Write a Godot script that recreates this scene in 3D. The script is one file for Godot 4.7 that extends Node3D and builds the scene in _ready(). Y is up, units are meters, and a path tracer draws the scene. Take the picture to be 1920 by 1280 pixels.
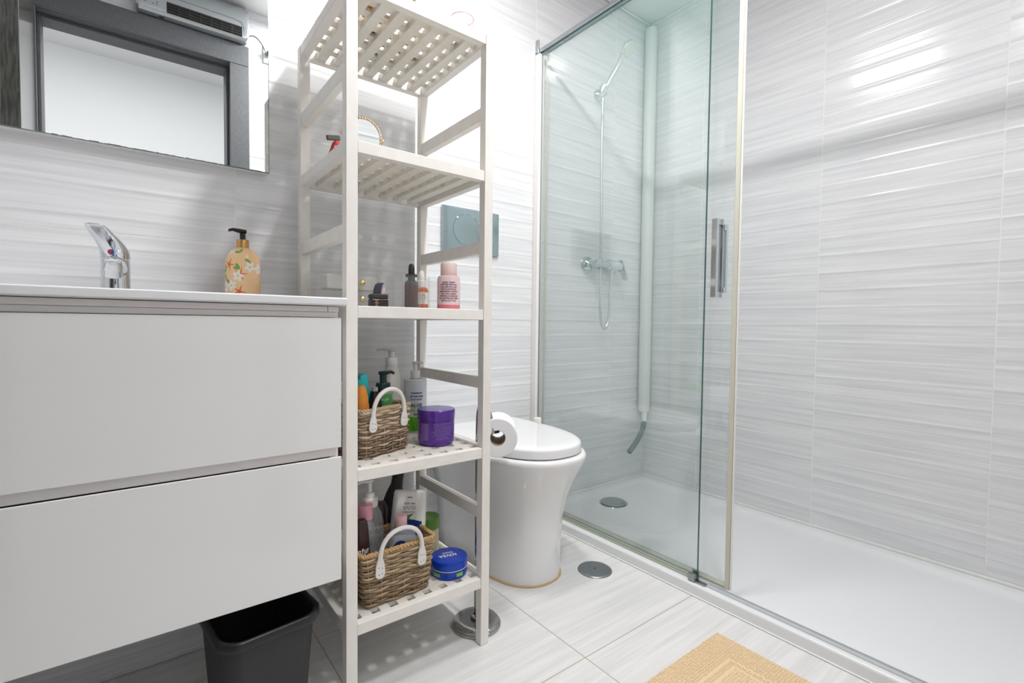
extends Node3D
# A small tiled bathroom. Units are metres; the vanity wall is the plane z = 0, the floor y = 0, the camera looks towards -z and +x.

const CEIL := 2.385
const ALC := -0.189       # plane of the tiled wall behind toilet and shower
const RX := 2.147         # plane of the tiled wall on the right
const LX := -0.55
const FZ := 1.42          # plane of the wall with the door
var taken := {}
var rng := RandomNumberGenerator.new()
var M := {}

# ------------------------------------------------------------------ mesh building
class MB:
	var st := SurfaceTool.new()
	var xf := Transform3D()
	var uvo := Vector2()
	var uvm := Vector2(1, 1)
	func _init() -> void:
		st.begin(Mesh.PRIMITIVE_TRIANGLES)
	func v(p: Vector3, n: Vector3, uv := Vector2()) -> void:
		st.set_normal((xf.basis * n).normalized())
		st.set_uv(uv)
		st.add_vertex(xf * p)
	func tri(a: Vector3, b: Vector3, c: Vector3, na: Vector3, nb: Vector3, nc: Vector3, ua := Vector2(), ub := Vector2(), uc := Vector2()) -> void:
		var g := (c - a).cross(b - a)
		if g.length_squared() < 1e-20:
			return
		if g.dot(na + nb + nc) < 0.0:
			v(a, na, ua); v(c, nc, uc); v(b, nb, ub)
		else:
			v(a, na, ua); v(b, nb, ub); v(c, nc, uc)
	func quad(a: Vector3, b: Vector3, c: Vector3, d: Vector3, n: Vector3, ua := Vector2(0, 0), ub := Vector2(1, 0), uc := Vector2(1, 1), ud := Vector2(0, 1)) -> void:
		tri(a, b, c, n, n, n, ua, ub, uc)
		tri(a, c, d, n, n, n, ua, uc, ud)
	func quadn(a: Vector3, b: Vector3, c: Vector3, d: Vector3, na: Vector3, nb: Vector3, nc: Vector3, nd: Vector3, ua := Vector2(0, 0), ub := Vector2(1, 0), uc := Vector2(1, 1), ud := Vector2(0, 1)) -> void:
		tri(a, b, c, na, nb, nc, ua, ub, uc)
		tri(a, c, d, na, nc, nd, ua, uc, ud)
	# a box from lo to hi with chamfered edges whose normals run over, so that the edge looks rounded
	func box(lo: Vector3, hi: Vector3, ch := 0.002, uvs := 1.0) -> void:
		var c := (lo + hi) / 2.0
		var h := (hi - lo) / 2.0
		ch = minf(ch, minf(h.x, minf(h.y, h.z)) * 0.9)
		for ax in 3:
			var a1 := (ax + 1) % 3
			var a2 := (ax + 2) % 3
			for s in [-1.0, 1.0]:
				var n := Vector3(); n[ax] = s
				var q := []
				var uvq := []
				for k in [[-1.0, -1.0], [1.0, -1.0], [1.0, 1.0], [-1.0, 1.0]]:
					var p := Vector3(); p[ax] = s * h[ax]; p[a1] = k[0] * (h[a1] - ch); p[a2] = k[1] * (h[a2] - ch)
					q.append(c + p)
					var w: Vector3 = (c + p) * uvs
					uvq.append((Vector2(w.z, w.y) if ax == 0 else Vector2(w.x, w.z) if ax == 1 else Vector2(w.x, w.y)) * uvm + uvo)
				quad(q[0], q[1], q[2], q[3], n, uvq[0], uvq[1], uvq[2], uvq[3])
		if ch <= 0.0:
			return
		for ax in 3:   # the twelve edges
			var a1 := (ax + 1) % 3
			var a2 := (ax + 2) % 3
			for s1 in [-1.0, 1.0]:
				for s2 in [-1.0, 1.0]:
					var n1 := Vector3(); n1[a1] = s1
					var n2 := Vector3(); n2[a2] = s2
					var p := []
					for e in [-1.0, 1.0]:
						var b := Vector3(); b[ax] = e * (h[ax] - ch)
						var p1 := b; p1[a1] = s1 * h[a1]; p1[a2] = s2 * (h[a2] - ch)
						var p2 := b; p2[a1] = s1 * (h[a1] - ch); p2[a2] = s2 * h[a2]
						p.append(c + p1); p.append(c + p2)
					var w0: Vector3 = p[0] * uvs
					var u0 := Vector2(w0.x, w0.y) * uvm + uvo
					quadn(p[0], p[1], p[3], p[2], n1, n2, n2, n1, u0, u0, u0, u0)
		for sx in [-1.0, 1.0]:
			for sy in [-1.0, 1.0]:
				for sz in [-1.0, 1.0]:
					var s := Vector3(sx, sy, sz)
					tri(c + s * Vector3(h.x, h.y - ch, h.z - ch), c + s * Vector3(h.x - ch, h.y, h.z - ch), c + s * Vector3(h.x - ch, h.y - ch, h.z), Vector3(sx, 0, 0), Vector3(0, sy, 0), Vector3(0, 0, sz))
	# rings of equal length joined into a skin; normals are averaged; caps close the ends
	func loft(rings: Array, closed := true, cap0 := true, cap1 := true) -> void:
		var m := rings.size()
		var k: int = rings[0].size()
		var nn := []
		var cen := []
		for i in m:
			var cc := Vector3()
			for p in rings[i]:
				cc += p
			cen.append(cc / k)
		for i in m:
			var row := PackedVector3Array()
			for j in k:
				var du: Vector3
				if closed:
					du = rings[i][(j + 1) % k] - rings[i][(j - 1 + k) % k]
				else:
					du = rings[i][mini(j + 1, k - 1)] - rings[i][maxi(j - 1, 0)]
				var dv: Vector3 = rings[mini(i + 1, m - 1)][j] - rings[maxi(i - 1, 0)][j]
				var n := du.cross(dv)
				if n.length_squared() < 1e-18:
					n = rings[i][j] - cen[i]
				n = n.normalized()
				row.append(n)
			nn.append(row)
		if closed:   # turn all normals outwards
			var s := 0.0
			for i in m:
				for j in k:
					s += nn[i][j].dot(rings[i][j] - cen[i])
			if s < 0.0:
				for i in m:
					for j in k:
						nn[i][j] = -nn[i][j]
		var kk := k if closed else k - 1
		for i in m - 1:
			for j in kk:
				var j2 := (j + 1) % k
				quadn(rings[i][j], rings[i][j2], rings[i + 1][j2], rings[i + 1][j], nn[i][j], nn[i][j2], nn[i + 1][j2], nn[i + 1][j],
					Vector2(float(j) / kk, float(i) / (m - 1)), Vector2(float(j + 1) / kk, float(i) / (m - 1)), Vector2(float(j + 1) / kk, float(i + 1) / (m - 1)), Vector2(float(j) / kk, float(i + 1) / (m - 1)))
		if closed:
			if cap0:
				cap(rings[0], (cen[0] - cen[1]))
			if cap1:
				cap(rings[m - 1], (cen[m - 1] - cen[m - 2]))
	func cap(ring: Array, dir: Vector3) -> void:
		var k := ring.size()
		var cc := Vector3()
		for p in ring:
			cc += p
		cc /= k
		var n := Vector3()
		for j in k:
			n += (ring[j] - cc).cross(ring[(j + 1) % k] - cc)
		n = n.normalized()
		if n.dot(dir) < 0.0:
			n = -n
		var sz := 0.0
		for j in k:
			sz = maxf(sz, (ring[j] - cc).length())
		var t1: Vector3 = (ring[0] - cc).normalized()
		var t2: Vector3 = n.cross(t1)
		for j in k:
			var a: Vector3 = ring[j]
			var b: Vector3 = ring[(j + 1) % k]
			tri(cc, a, b, n, n, n, Vector2(0.5, 0.5), Vector2(0.5 + 0.5 * (a - cc).dot(t1) / sz, 0.5 + 0.5 * (a - cc).dot(t2) / sz), Vector2(0.5 + 0.5 * (b - cc).dot(t1) / sz, 0.5 + 0.5 * (b - cc).dot(t2) / sz))
	# a profile of (radius, height) turned round the y axis; corners sharper than about 35 degrees stay sharp
	func lathe(prof: Array, segs := 28, a0 := 0.0, a1 := TAU, sx := 1.0, sz := 1.0) -> void:
		var m := prof.size()
		var sn := []
		for i in m - 1:
			var d: Vector2 = prof[i + 1] - prof[i]
			sn.append(Vector2(d.y, -d.x).normalized())
		var len := 0.0
		var tot := 0.0
		for i in m - 1:
			tot += (prof[i + 1] - prof[i]).length()
		for i in m - 1:
			var l2: float = len + (prof[i + 1] - prof[i]).length()
			var n0: Vector2 = sn[i]
			var n1: Vector2 = sn[i]
			if i > 0 and sn[i - 1].dot(sn[i]) > 0.8:
				n0 = (sn[i - 1] + sn[i]).normalized()
			if i < m - 2 and sn[i + 1].dot(sn[i]) > 0.8:
				n1 = (sn[i + 1] + sn[i]).normalized()
			for j in segs:
				var t0 := a0 + (a1 - a0) * j / segs
				var t1 := a0 + (a1 - a0) * (j + 1) / segs
				var p := []
				var q := []
				for e in [[prof[i], n0, t0], [prof[i], n0, t1], [prof[i + 1], n1, t1], [prof[i + 1], n1, t0]]:
					var pr: Vector2 = e[0]; var no: Vector2 = e[1]; var t: float = e[2]
					p.append(Vector3(sin(t) * pr.x * sx, pr.y, cos(t) * pr.x * sz))
					q.append(Vector3(sin(t) * no.x / sx, no.y, cos(t) * no.x / sz).normalized())
				var u0 := float(j) / segs
				var u1 := float(j + 1) / segs
				var v0: float = 1.0 - len / tot
				var v1: float = 1.0 - l2 / tot
				quadn(p[0], p[1], p[2], p[3], q[0], q[1], q[2], q[3], Vector2(u0, v0), Vector2(u1, v0), Vector2(u1, v1), Vector2(u0, v1))
			len = l2
	# a round bar along points; r is one radius or one per point
	func tube(pts: Array, r, segs := 10, closed := false, flat := 1.0) -> void:
		var rings := []
		var m := pts.size()
		var up := Vector3.UP
		var t0: Vector3 = (pts[1] - pts[0]).normalized()
		if absf(t0.dot(up)) > 0.9:
			up = Vector3.RIGHT
		var side := t0.cross(up).normalized()
		for i in m + (1 if closed else 0):
			var i0 := i % m
			var t: Vector3
			if closed:
				t = (pts[(i0 + 1) % m] - pts[(i0 - 1 + m) % m]).normalized()
			else:
				t = (pts[mini(i + 1, m - 1)] - pts[maxi(i - 1, 0)]).normalized()
			side = (side - t * side.dot(t)).normalized()
			var o := t.cross(side).normalized()
			var rr: float = r if not (r is Array) else r[i0]
			var ring := []
			for j in segs:
				var a := TAU * j / segs
				ring.append(pts[i0] + side * cos(a) * rr + o * sin(a) * rr * flat)
			rings.append(ring)
		loft(rings, true, not closed, not closed)
	# a flat polygon (x, y) given thickness from z0 to z1
	func slab(poly: PackedVector2Array, z0: float, z1: float) -> void:
		var idx := Geometry2D.triangulate_polygon(poly)
		for i in range(0, idx.size(), 3):
			for s in [[z1, Vector3.BACK], [z0, Vector3.FORWARD]]:
				var zz: float = s[0]; var n: Vector3 = s[1]
				var a := poly[idx[i]]; var b := poly[idx[i + 1]]; var c := poly[idx[i + 2]]
				tri(Vector3(a.x, a.y, zz), Vector3(b.x, b.y, zz), Vector3(c.x, c.y, zz), n, n, n, a, b, c)
		var area := 0.0
		for i in poly.size():
			area += poly[i].cross(poly[(i + 1) % poly.size()])
		for i in poly.size():
			var a := poly[i]; var b := poly[(i + 1) % poly.size()]
			var d := (b - a).normalized()
			var n := Vector3(d.y, -d.x, 0) * signf(area)
			quad(Vector3(a.x, a.y, z0), Vector3(b.x, b.y, z0), Vector3(b.x, b.y, z1), Vector3(a.x, a.y, z1), n, a, b, b, a)
	func mesh() -> ArrayMesh:
		return st.commit()

# ------------------------------------------------------------------ scene helpers
func numbered(called: String) -> String:
	var n: int = taken.get(called, 0)
	taken[called] = n + 1
	return called if n == 0 else "%s_%03d" % [called, n]

func obj(called: String, b, mat: Material, parent: Node = null) -> MeshInstance3D:
	var o := MeshInstance3D.new()
	o.mesh = b.mesh() if b is MB else b
	o.material_override = mat
	if parent == null:
		o.name = numbered(called)
		add_child(o, true)
	else:
		o.name = called
		parent.add_child(o, true)
	return o

func thing(called: String, label: String, category: String, at := Vector3.ZERO, turn := 0.0, group := "") -> Node3D:
	var o := Node3D.new()
	o.name = numbered(called)
	add_child(o, true)
	o.position = at
	o.rotation_degrees.y = turn
	tag(o, label, category, group)
	return o

func tag(o: Node, label: String, category: String, group := "") -> Node:
	o.set_meta("label", label)
	o.set_meta("category", category)
	if group:
		o.set_meta("group", group)
	return o

func struct(called: String, b, mat: Material, label := "", category := "") -> MeshInstance3D:
	var o := obj(called, b, mat)
	o.set_meta("kind", "structure")
	if label:
		tag(o, label, category)
	return o

func boxm(lo: Vector3, hi: Vector3, ch := 0.002, uvs := 1.0) -> MB:
	var b := MB.new()
	b.box(lo, hi, ch, uvs)
	return b

func lath(prof: Array, segs := 28, at := Vector3.ZERO) -> MB:
	var b := MB.new()
	b.xf = Transform3D(Basis(), at)
	b.lathe(prof, segs)
	return b

func tub(pts: Array, r, segs := 10) -> MB:
	var b := MB.new()
	b.tube(pts, r, segs)
	return b

func V2(x: float, y: float) -> Vector2:
	return Vector2(x, y)

# a smooth line through the points
func curve(pts: Array, n := 24) -> Array:
	var out := []
	var m := pts.size()
	for i in n + 1:
		var t := float(i) / n * (m - 1)
		var k := mini(int(t), m - 2)
		var f := t - k
		var a: Vector3 = pts[maxi(k - 1, 0)]; var b: Vector3 = pts[k]; var c: Vector3 = pts[k + 1]; var d: Vector3 = pts[mini(k + 2, m - 1)]
		out.append(b.cubic_interpolate(c, a, d, f))
	return out

# lettering as geometry; bent round an upright cylinder of radius r (0 leaves it flat), its middle at the given height and angle
var fonts := {}
func text_mesh(s: String, height: float, r := 0.0, y := 0.0, ang := 0.0, font := "Droid Sans", weight := 400, turned := false, depth := 0.0004, sx := 1.0) -> ArrayMesh:
	var key := font + str(weight)
	if not fonts.has(key):
		var f := SystemFont.new()
		f.font_names = PackedStringArray([font])
		f.font_weight = weight
		fonts[key] = f
	var t := TextMesh.new()
	t.text = s
	t.font = fonts[key]
	t.font_size = 48
	t.pixel_size = 0.01
	t.depth = 0.001
	t.curve_step = 1.5
	var arr := t.surface_get_arrays(0) if t.get_surface_count() else []
	var st := SurfaceTool.new()
	st.begin(Mesh.PRIMITIVE_TRIANGLES)
	if arr.is_empty() or arr[Mesh.ARRAY_VERTEX] == null or arr[Mesh.ARRAY_VERTEX].is_empty():
		return st.commit()
	var vs: PackedVector3Array = arr[Mesh.ARRAY_VERTEX]
	var ns: PackedVector3Array = arr[Mesh.ARRAY_NORMAL]
	var ix: PackedInt32Array = arr[Mesh.ARRAY_INDEX] if arr[Mesh.ARRAY_INDEX] != null else PackedInt32Array(range(vs.size()))
	var k := height / 0.34     # capitals of a 48-point font stand about 0.34 high here
	var lo := Vector3(1e9, 1e9, 1e9)
	var hi := -lo
	for p in vs:
		lo = lo.min(p); hi = hi.max(p)
	var mid := (lo + hi) / 2.0
	for i in ix:
		var p := vs[i] - mid
		var n := ns[i]
		p *= Vector3(k * sx, k, 1.0)
		p.z = signf(p.z) * depth
		if turned:
			p.x = -p.x; p.y = -p.y; n.x = -n.x; n.y = -n.y
		if r > 0.0:
			var a := ang + p.x / r
			var rr := r + p.z
			var q := Vector3(sin(a) * rr, y + p.y, cos(a) * rr)
			n = Basis(Vector3.UP, a) * n
			st.set_normal(n); st.add_vertex(q)
		else:
			st.set_normal(n); st.add_vertex(p + Vector3(0, y, 0))
	return st.commit()

func mat(c: Color, rough := 0.5, metal := 0.0, spec := 0.5) -> StandardMaterial3D:
	var m := StandardMaterial3D.new()
	m.albedo_color = c
	m.roughness = rough
	m.metallic = metal
	m.metallic_specular = spec
	return m

func c8(r: int, g: int, b: int, a := 255) -> Color:
	return Color8(r, g, b, a)

func clear(c: Color, rough := 0.05) -> StandardMaterial3D:
	var m := mat(c, rough)
	m.transparency = BaseMaterial3D.TRANSPARENCY_ALPHA
	return m

func noise(seed_: int, freq := 1.0, oct := 3) -> FastNoiseLite:
	var n := FastNoiseLite.new()
	n.seed = seed_
	n.noise_type = FastNoiseLite.TYPE_SIMPLEX_SMOOTH
	n.frequency = freq
	n.fractal_octaves = oct
	return n

# long soft streaks, as on the wall and floor tiles
func streaks(w: int, h: int, seed_: int, base: Color, dark: Color, fx: float, fy: float, amount: float) -> ImageTexture:
	var n1 := noise(seed_, 1.0, 2)
	var n2 := noise(seed_ + 7, 1.0, 3)
	var data := PackedByteArray()
	data.resize(w * h * 3)
	var i := 0
	for y in h:
		for x in w:
			var s := n1.get_noise_2d(x * fx, y * fy + x * fy * 0.012) * 0.75 + n2.get_noise_2d(x * fx * 2.3 + 50.0, y * fy * 4.0) * 0.55
			var k := clampf(0.28 - s * amount, 0.0, 1.0)
			data[i] = int(255.0 * lerpf(base.r, dark.r, k))
			data[i + 1] = int(255.0 * lerpf(base.g, dark.g, k))
			data[i + 2] = int(255.0 * lerpf(base.b, dark.b, k))
			i += 3
	return ImageTexture.create_from_image(Image.create_from_data(w, h, false, Image.FORMAT_RGB8, data))

# the relief of the wall tiles: flat, with three narrow raised lines to a tile that wander a little
func waves(h: int, w: int, seed_: int) -> ImageTexture:
	var n1 := noise(seed_, 1.0, 2)
	var data := PackedByteArray()
	data.resize(w * h)
	var per := h / 5.0
	var i := 0
	for y in h:
		var row := floorf(y / per)
		var f := fmod(y, per) / per
		for x in w:
			var v := 0.12
			for k in 3:
				var c := (k + 0.5) / 3.0 + 0.012 * n1.get_noise_2d(x * 0.003, (row * 3.0 + k) * 7.7)
				var d := (f - c) * per / (3.4 + 0.8 * n1.get_noise_2d(500.0, (row * 3.0 + k) * 9.1))
				v += (0.55 + 0.25 * n1.get_noise_2d(x * 0.003 + 40.0, (row * 3.0 + k) * 5.3)) * exp(-d * d * 0.5)
			v += 0.03 * n1.get_noise_2d(x * 0.0016 + 90.0, y * 0.05)
			data[i] = int(clampf(v, 0.0, 1.0) * 255.0)
			i += 1
	return ImageTexture.create_from_image(Image.create_from_data(w, h, false, Image.FORMAT_L8, data))

func speckle(w: int, h: int, seed_: int, a: Color, b: Color, fx: float, fy: float, gain := 1.0) -> ImageTexture:
	var n := noise(seed_, 1.0, 4)
	var im := Image.create(w, h, false, Image.FORMAT_RGB8)
	for y in h:
		for x in w:
			im.set_pixel(x, y, a.lerp(b, clampf(0.5 + gain * n.get_noise_2d(x * fx, y * fy), 0.0, 1.0)))
	return ImageTexture.create_from_image(im)

# tiles set between joints at us (along U) and vs (along V) on a plane through origin; each tile is a mesh of its own
func lay(parent: Node, origin: Vector3, U: Vector3, V: Vector3, us: Array, vs: Array, m: Material, th := 0.0007) -> void:
	var N := U.cross(V)
	var g := 0.0011
	for i in us.size() - 1:
		for j in vs.size() - 1:
			var w: float = us[i + 1] - us[i] - 2 * g
			var h: float = vs[j + 1] - vs[j] - 2 * g
			if w < 0.004 or h < 0.004:
				continue
			var b := MB.new()
			b.xf = Transform3D(Basis(U, V, N), origin + U * (us[i] + g) + V * (vs[j] + g))
			b.uvm = Vector2(1.0 / 1.024, 0.2 / 0.2035)
			b.uvo = Vector2(rng.randf() * 0.49, 0.2 * rng.randi_range(0, 4))
			if vs.size() > 2 and h < 0.19 and j == vs.size() - 2:
				pass
			b.box(Vector3(0, 0, -th), Vector3(w, h, 0), 0.0006)
			obj("tile", b, m, parent)

func joints(a: float, b: float, first: float, pitch: float) -> Array:
	var out := [a]
	var t := first + ceilf((a - first) / pitch) * pitch
	while t < b - 0.003:
		if t > a + 0.003:
			out.append(t)
		t += pitch
	out.append(b)
	return out

func _ready() -> void:
	rng.seed = 11
	# ---------------- camera
	var cam := Camera3D.new()
	cam.name = "camera"
	cam.position = Vector3(0, 0.83, 1.435)
	var yaw := 0.659291
	var pitch := -0.034747
	var roll := 0.011364
	var f := Vector3(sin(yaw) * cos(pitch), sin(pitch), -cos(yaw) * cos(pitch))
	var r := f.cross(Vector3.UP).normalized()
	var u := r.cross(f)
	cam.basis = Basis(r * cos(roll) + u * sin(roll), -r * sin(roll) + u * cos(roll), -f)
	cam.fov = rad_to_deg(2.0 * atan(640.0 / 918.34))
	cam.near = 0.02
	cam.current = true
	add_child(cam)
	# ---------------- air and exposure
	var we := WorldEnvironment.new()
	we.name = "air"
	var e := Environment.new()
	e.background_mode = Environment.BG_COLOR
	e.background_color = c8(190, 200, 215)
	e.tonemap_mode = Environment.TONE_MAPPER_LINEAR
	e.tonemap_exposure = 2.95
	e.sdfgi_enabled = true
	e.ssao_enabled = true
	e.ssil_enabled = true
	we.environment = e
	add_child(we)
	materials()
	# ---------------- the lamps of the place: the round lamp on the ceiling above the toilet, the lamp in the hallway
	var white := c8(250, 249, 249)
	ceiling_lamp(Vector3(0.80, CEIL, 0.50), Vector2(0.10, 0.32), 0.43, white, 4.0, "narrow white lamp on the bathroom ceiling above shelf and toilet")
	ceiling_lamp(Vector3(0.80, CEIL, 1.19), Vector2(0.10, 0.2), 0.50, white, 4.0, "narrow white lamp on the bathroom ceiling near the doorway")
	ceiling_lamp(Vector3(0.05, 2.51, 1.80), Vector2(2.2, 0.16), 0.62, white, 1.0, "long white lamp on the hallway ceiling beyond the door")
	room()
	shower()
	vanity()
	mirror_and_door()
	toilet()
	shelf()
	shelf_things()
	floor_things()

func ceiling_lamp(at: Vector3, size: Vector2, energy: float, col: Color, glow: float, label: String) -> void:
	var t := thing("ceiling_lamp", label, "lamp", at, 0.0, "ceiling lamps")
	var h := size / 2.0
	obj("lamp_housing", boxm(Vector3(-h.x - 0.008, -0.03, -h.y - 0.008), Vector3(h.x + 0.008, 0.0, h.y + 0.008), 0.004), M.white_paint, t)
	var g := mat(Color.WHITE, 0.4)
	g.emission_enabled = true
	g.emission = col
	g.emission_energy_multiplier = glow
	obj("lamp_diffuser", boxm(Vector3(-h.x, -0.038, -h.y), Vector3(h.x, -0.029, h.y), 0.004), g, t)
	var l := AreaLight3D.new()
	l.name = "lamp_light"
	l.position = Vector3(0, -0.042, 0)
	l.rotation_degrees.x = -90
	l.area_size = size * 0.96
	l.light_energy = energy
	l.light_color = col
	l.area_range = 12.0
	l.area_attenuation = 2.0
	l.shadow_enabled = true
	t.add_child(l)

func materials() -> void:
	var tile := mat(Color.WHITE, 0.17)
	tile.albedo_texture = streaks(1024, 1024, 3, c8(236, 236, 237), c8(212, 213, 216), 0.0013, 0.034, 0.6)
	tile.heightmap_enabled = true
	tile.heightmap_texture = waves(1000, 512, 5)
	tile.heightmap_scale = 0.2
	tile.metallic_specular = 0.5
	M.tile = tile
	var ft := mat(Color.WHITE, 0.2)
	ft.albedo_texture = streaks(1024, 1024, 21, c8(234, 233, 232), c8(214, 213, 211), 0.0016, 0.030, 0.6)
	M.floor_tile = ft
	M.grout = mat(c8(247, 246, 243), 0.8)
	M.floor_grout = mat(c8(196, 178, 158), 0.9)
	M.white_paint = mat(c8(238, 238, 237), 0.7)
	M.ceiling = mat(c8(240, 240, 239), 0.8)
	M.hall_wall = mat(c8(236, 237, 238), 0.8)
	M.lacquer = mat(c8(243, 242, 241), 0.09)
	M.recess = mat(c8(240, 235, 232), 0.35)
	M.ceramic = mat(c8(240, 240, 241), 0.06)
	M.tray = mat(c8(236, 238, 239), 0.3)
	M.chrome = mat(c8(214, 217, 220), 0.06, 1.0)
	M.brushed = mat(c8(160, 163, 165), 0.28, 1.0)
	M.mirror = mat(c8(240, 243, 243), 0.0, 1.0)
	M.glass = clear(c8(170, 236, 224, 9), 0.0)
	M.glass_edge = mat(c8(46, 92, 90), 0.15)
	M.seal = mat(c8(206, 204, 188), 0.4)
	M.seal_clear = clear(c8(222, 226, 200, 70), 0.2)
	M.alu = mat(c8(168, 172, 176), 0.3, 0.9)
	M.strip = mat(c8(206, 209, 211), 0.35, 0.25)
	M.white_plastic = mat(c8(240, 239, 236), 0.35)
	M.trunk = mat(c8(232, 234, 231), 0.4)
	M.grey_hose = mat(c8(92, 104, 106), 0.5)
	M.hose = mat(c8(205, 207, 208), 0.25, 0.9)
	var wood := mat(Color.WHITE, 0.48)
	wood.albedo_texture = speckle(256, 256, 31, c8(246, 243, 238), c8(241, 236, 229), 0.02, 0.01, 0.8)
	wood.uv1_scale = Vector3(4, 4, 4)
	M.shelf_wood = wood
	var under := mat(Color.WHITE, 0.6)
	under.albedo_texture = speckle(256, 256, 33, c8(243, 239, 231), c8(234, 227, 214), 0.012, 0.012, 1.0)
	under.uv1_scale = Vector3(3, 3, 3)
	M.slat = under
	var lam := mat(Color.WHITE, 0.5)
	lam.albedo_texture = speckle(256, 256, 41, c8(108, 110, 113), c8(90, 92, 95), 0.5, 0.04, 1.0)
	lam.uv1_scale = Vector3(3, 3, 3)
	M.door_frame = lam
	var dl := mat(Color.WHITE, 0.16)
	dl.albedo_texture = speckle(256, 256, 43, c8(104, 102, 96), c8(70, 69, 66), 0.35, 0.02, 1.4)
	dl.uv1_scale = Vector3(2, 2, 2)
	M.door_leaf = dl
	M.silver = mat(c8(196, 201, 205), 0.22, 0.75)
	M.dark = mat(c8(34, 33, 32), 0.4)
	M.black = mat(c8(20, 20, 21), 0.35)
	var binm := mat(c8(44, 45, 48), 0.55)
	binm.heightmap_enabled = true
	binm.heightmap_texture = speckle(256, 256, 51, Color.BLACK, Color.WHITE, 0.4, 0.4, 1.0)
	binm.heightmap_scale = 0.02
	binm.uv1_scale = Vector3(6, 6, 6)
	M.bin = binm
	M.gold = mat(c8(232, 208, 150), 0.16, 1.0)
	M.pale_gold = mat(c8(226, 208, 178), 0.3, 0.9)
	M.acrylic = clear(c8(235, 238, 238, 14), 0.02)
	M.acrylic_rib = clear(c8(224, 228, 229, 16), 0.02)
	M.flush = mat(c8(176, 190, 194), 0.09, 1.0)
	M.brushed_chrome = mat(c8(172, 172, 172), 0.12, 1.0)
	M.leather = mat(c8(236, 232, 228), 0.45)
	M.red = mat(c8(186, 44, 60), 0.3)
	M.blue = mat(c8(36, 84, 160), 0.3)
	M.bin_rim = mat(c8(34, 35, 36), 0.4)
	M.paper = mat(c8(242, 243, 245), 0.9)
	M.mat = mat(c8(232, 208, 172), 0.95)
	M.soap = mat(Color.WHITE, 0.25)
	M.soap.albedo_texture = soap_print()
	M.ink = mat(c8(70, 66, 80), 0.6)
	M.white_ink = mat(c8(238, 238, 238), 0.6)

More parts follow.
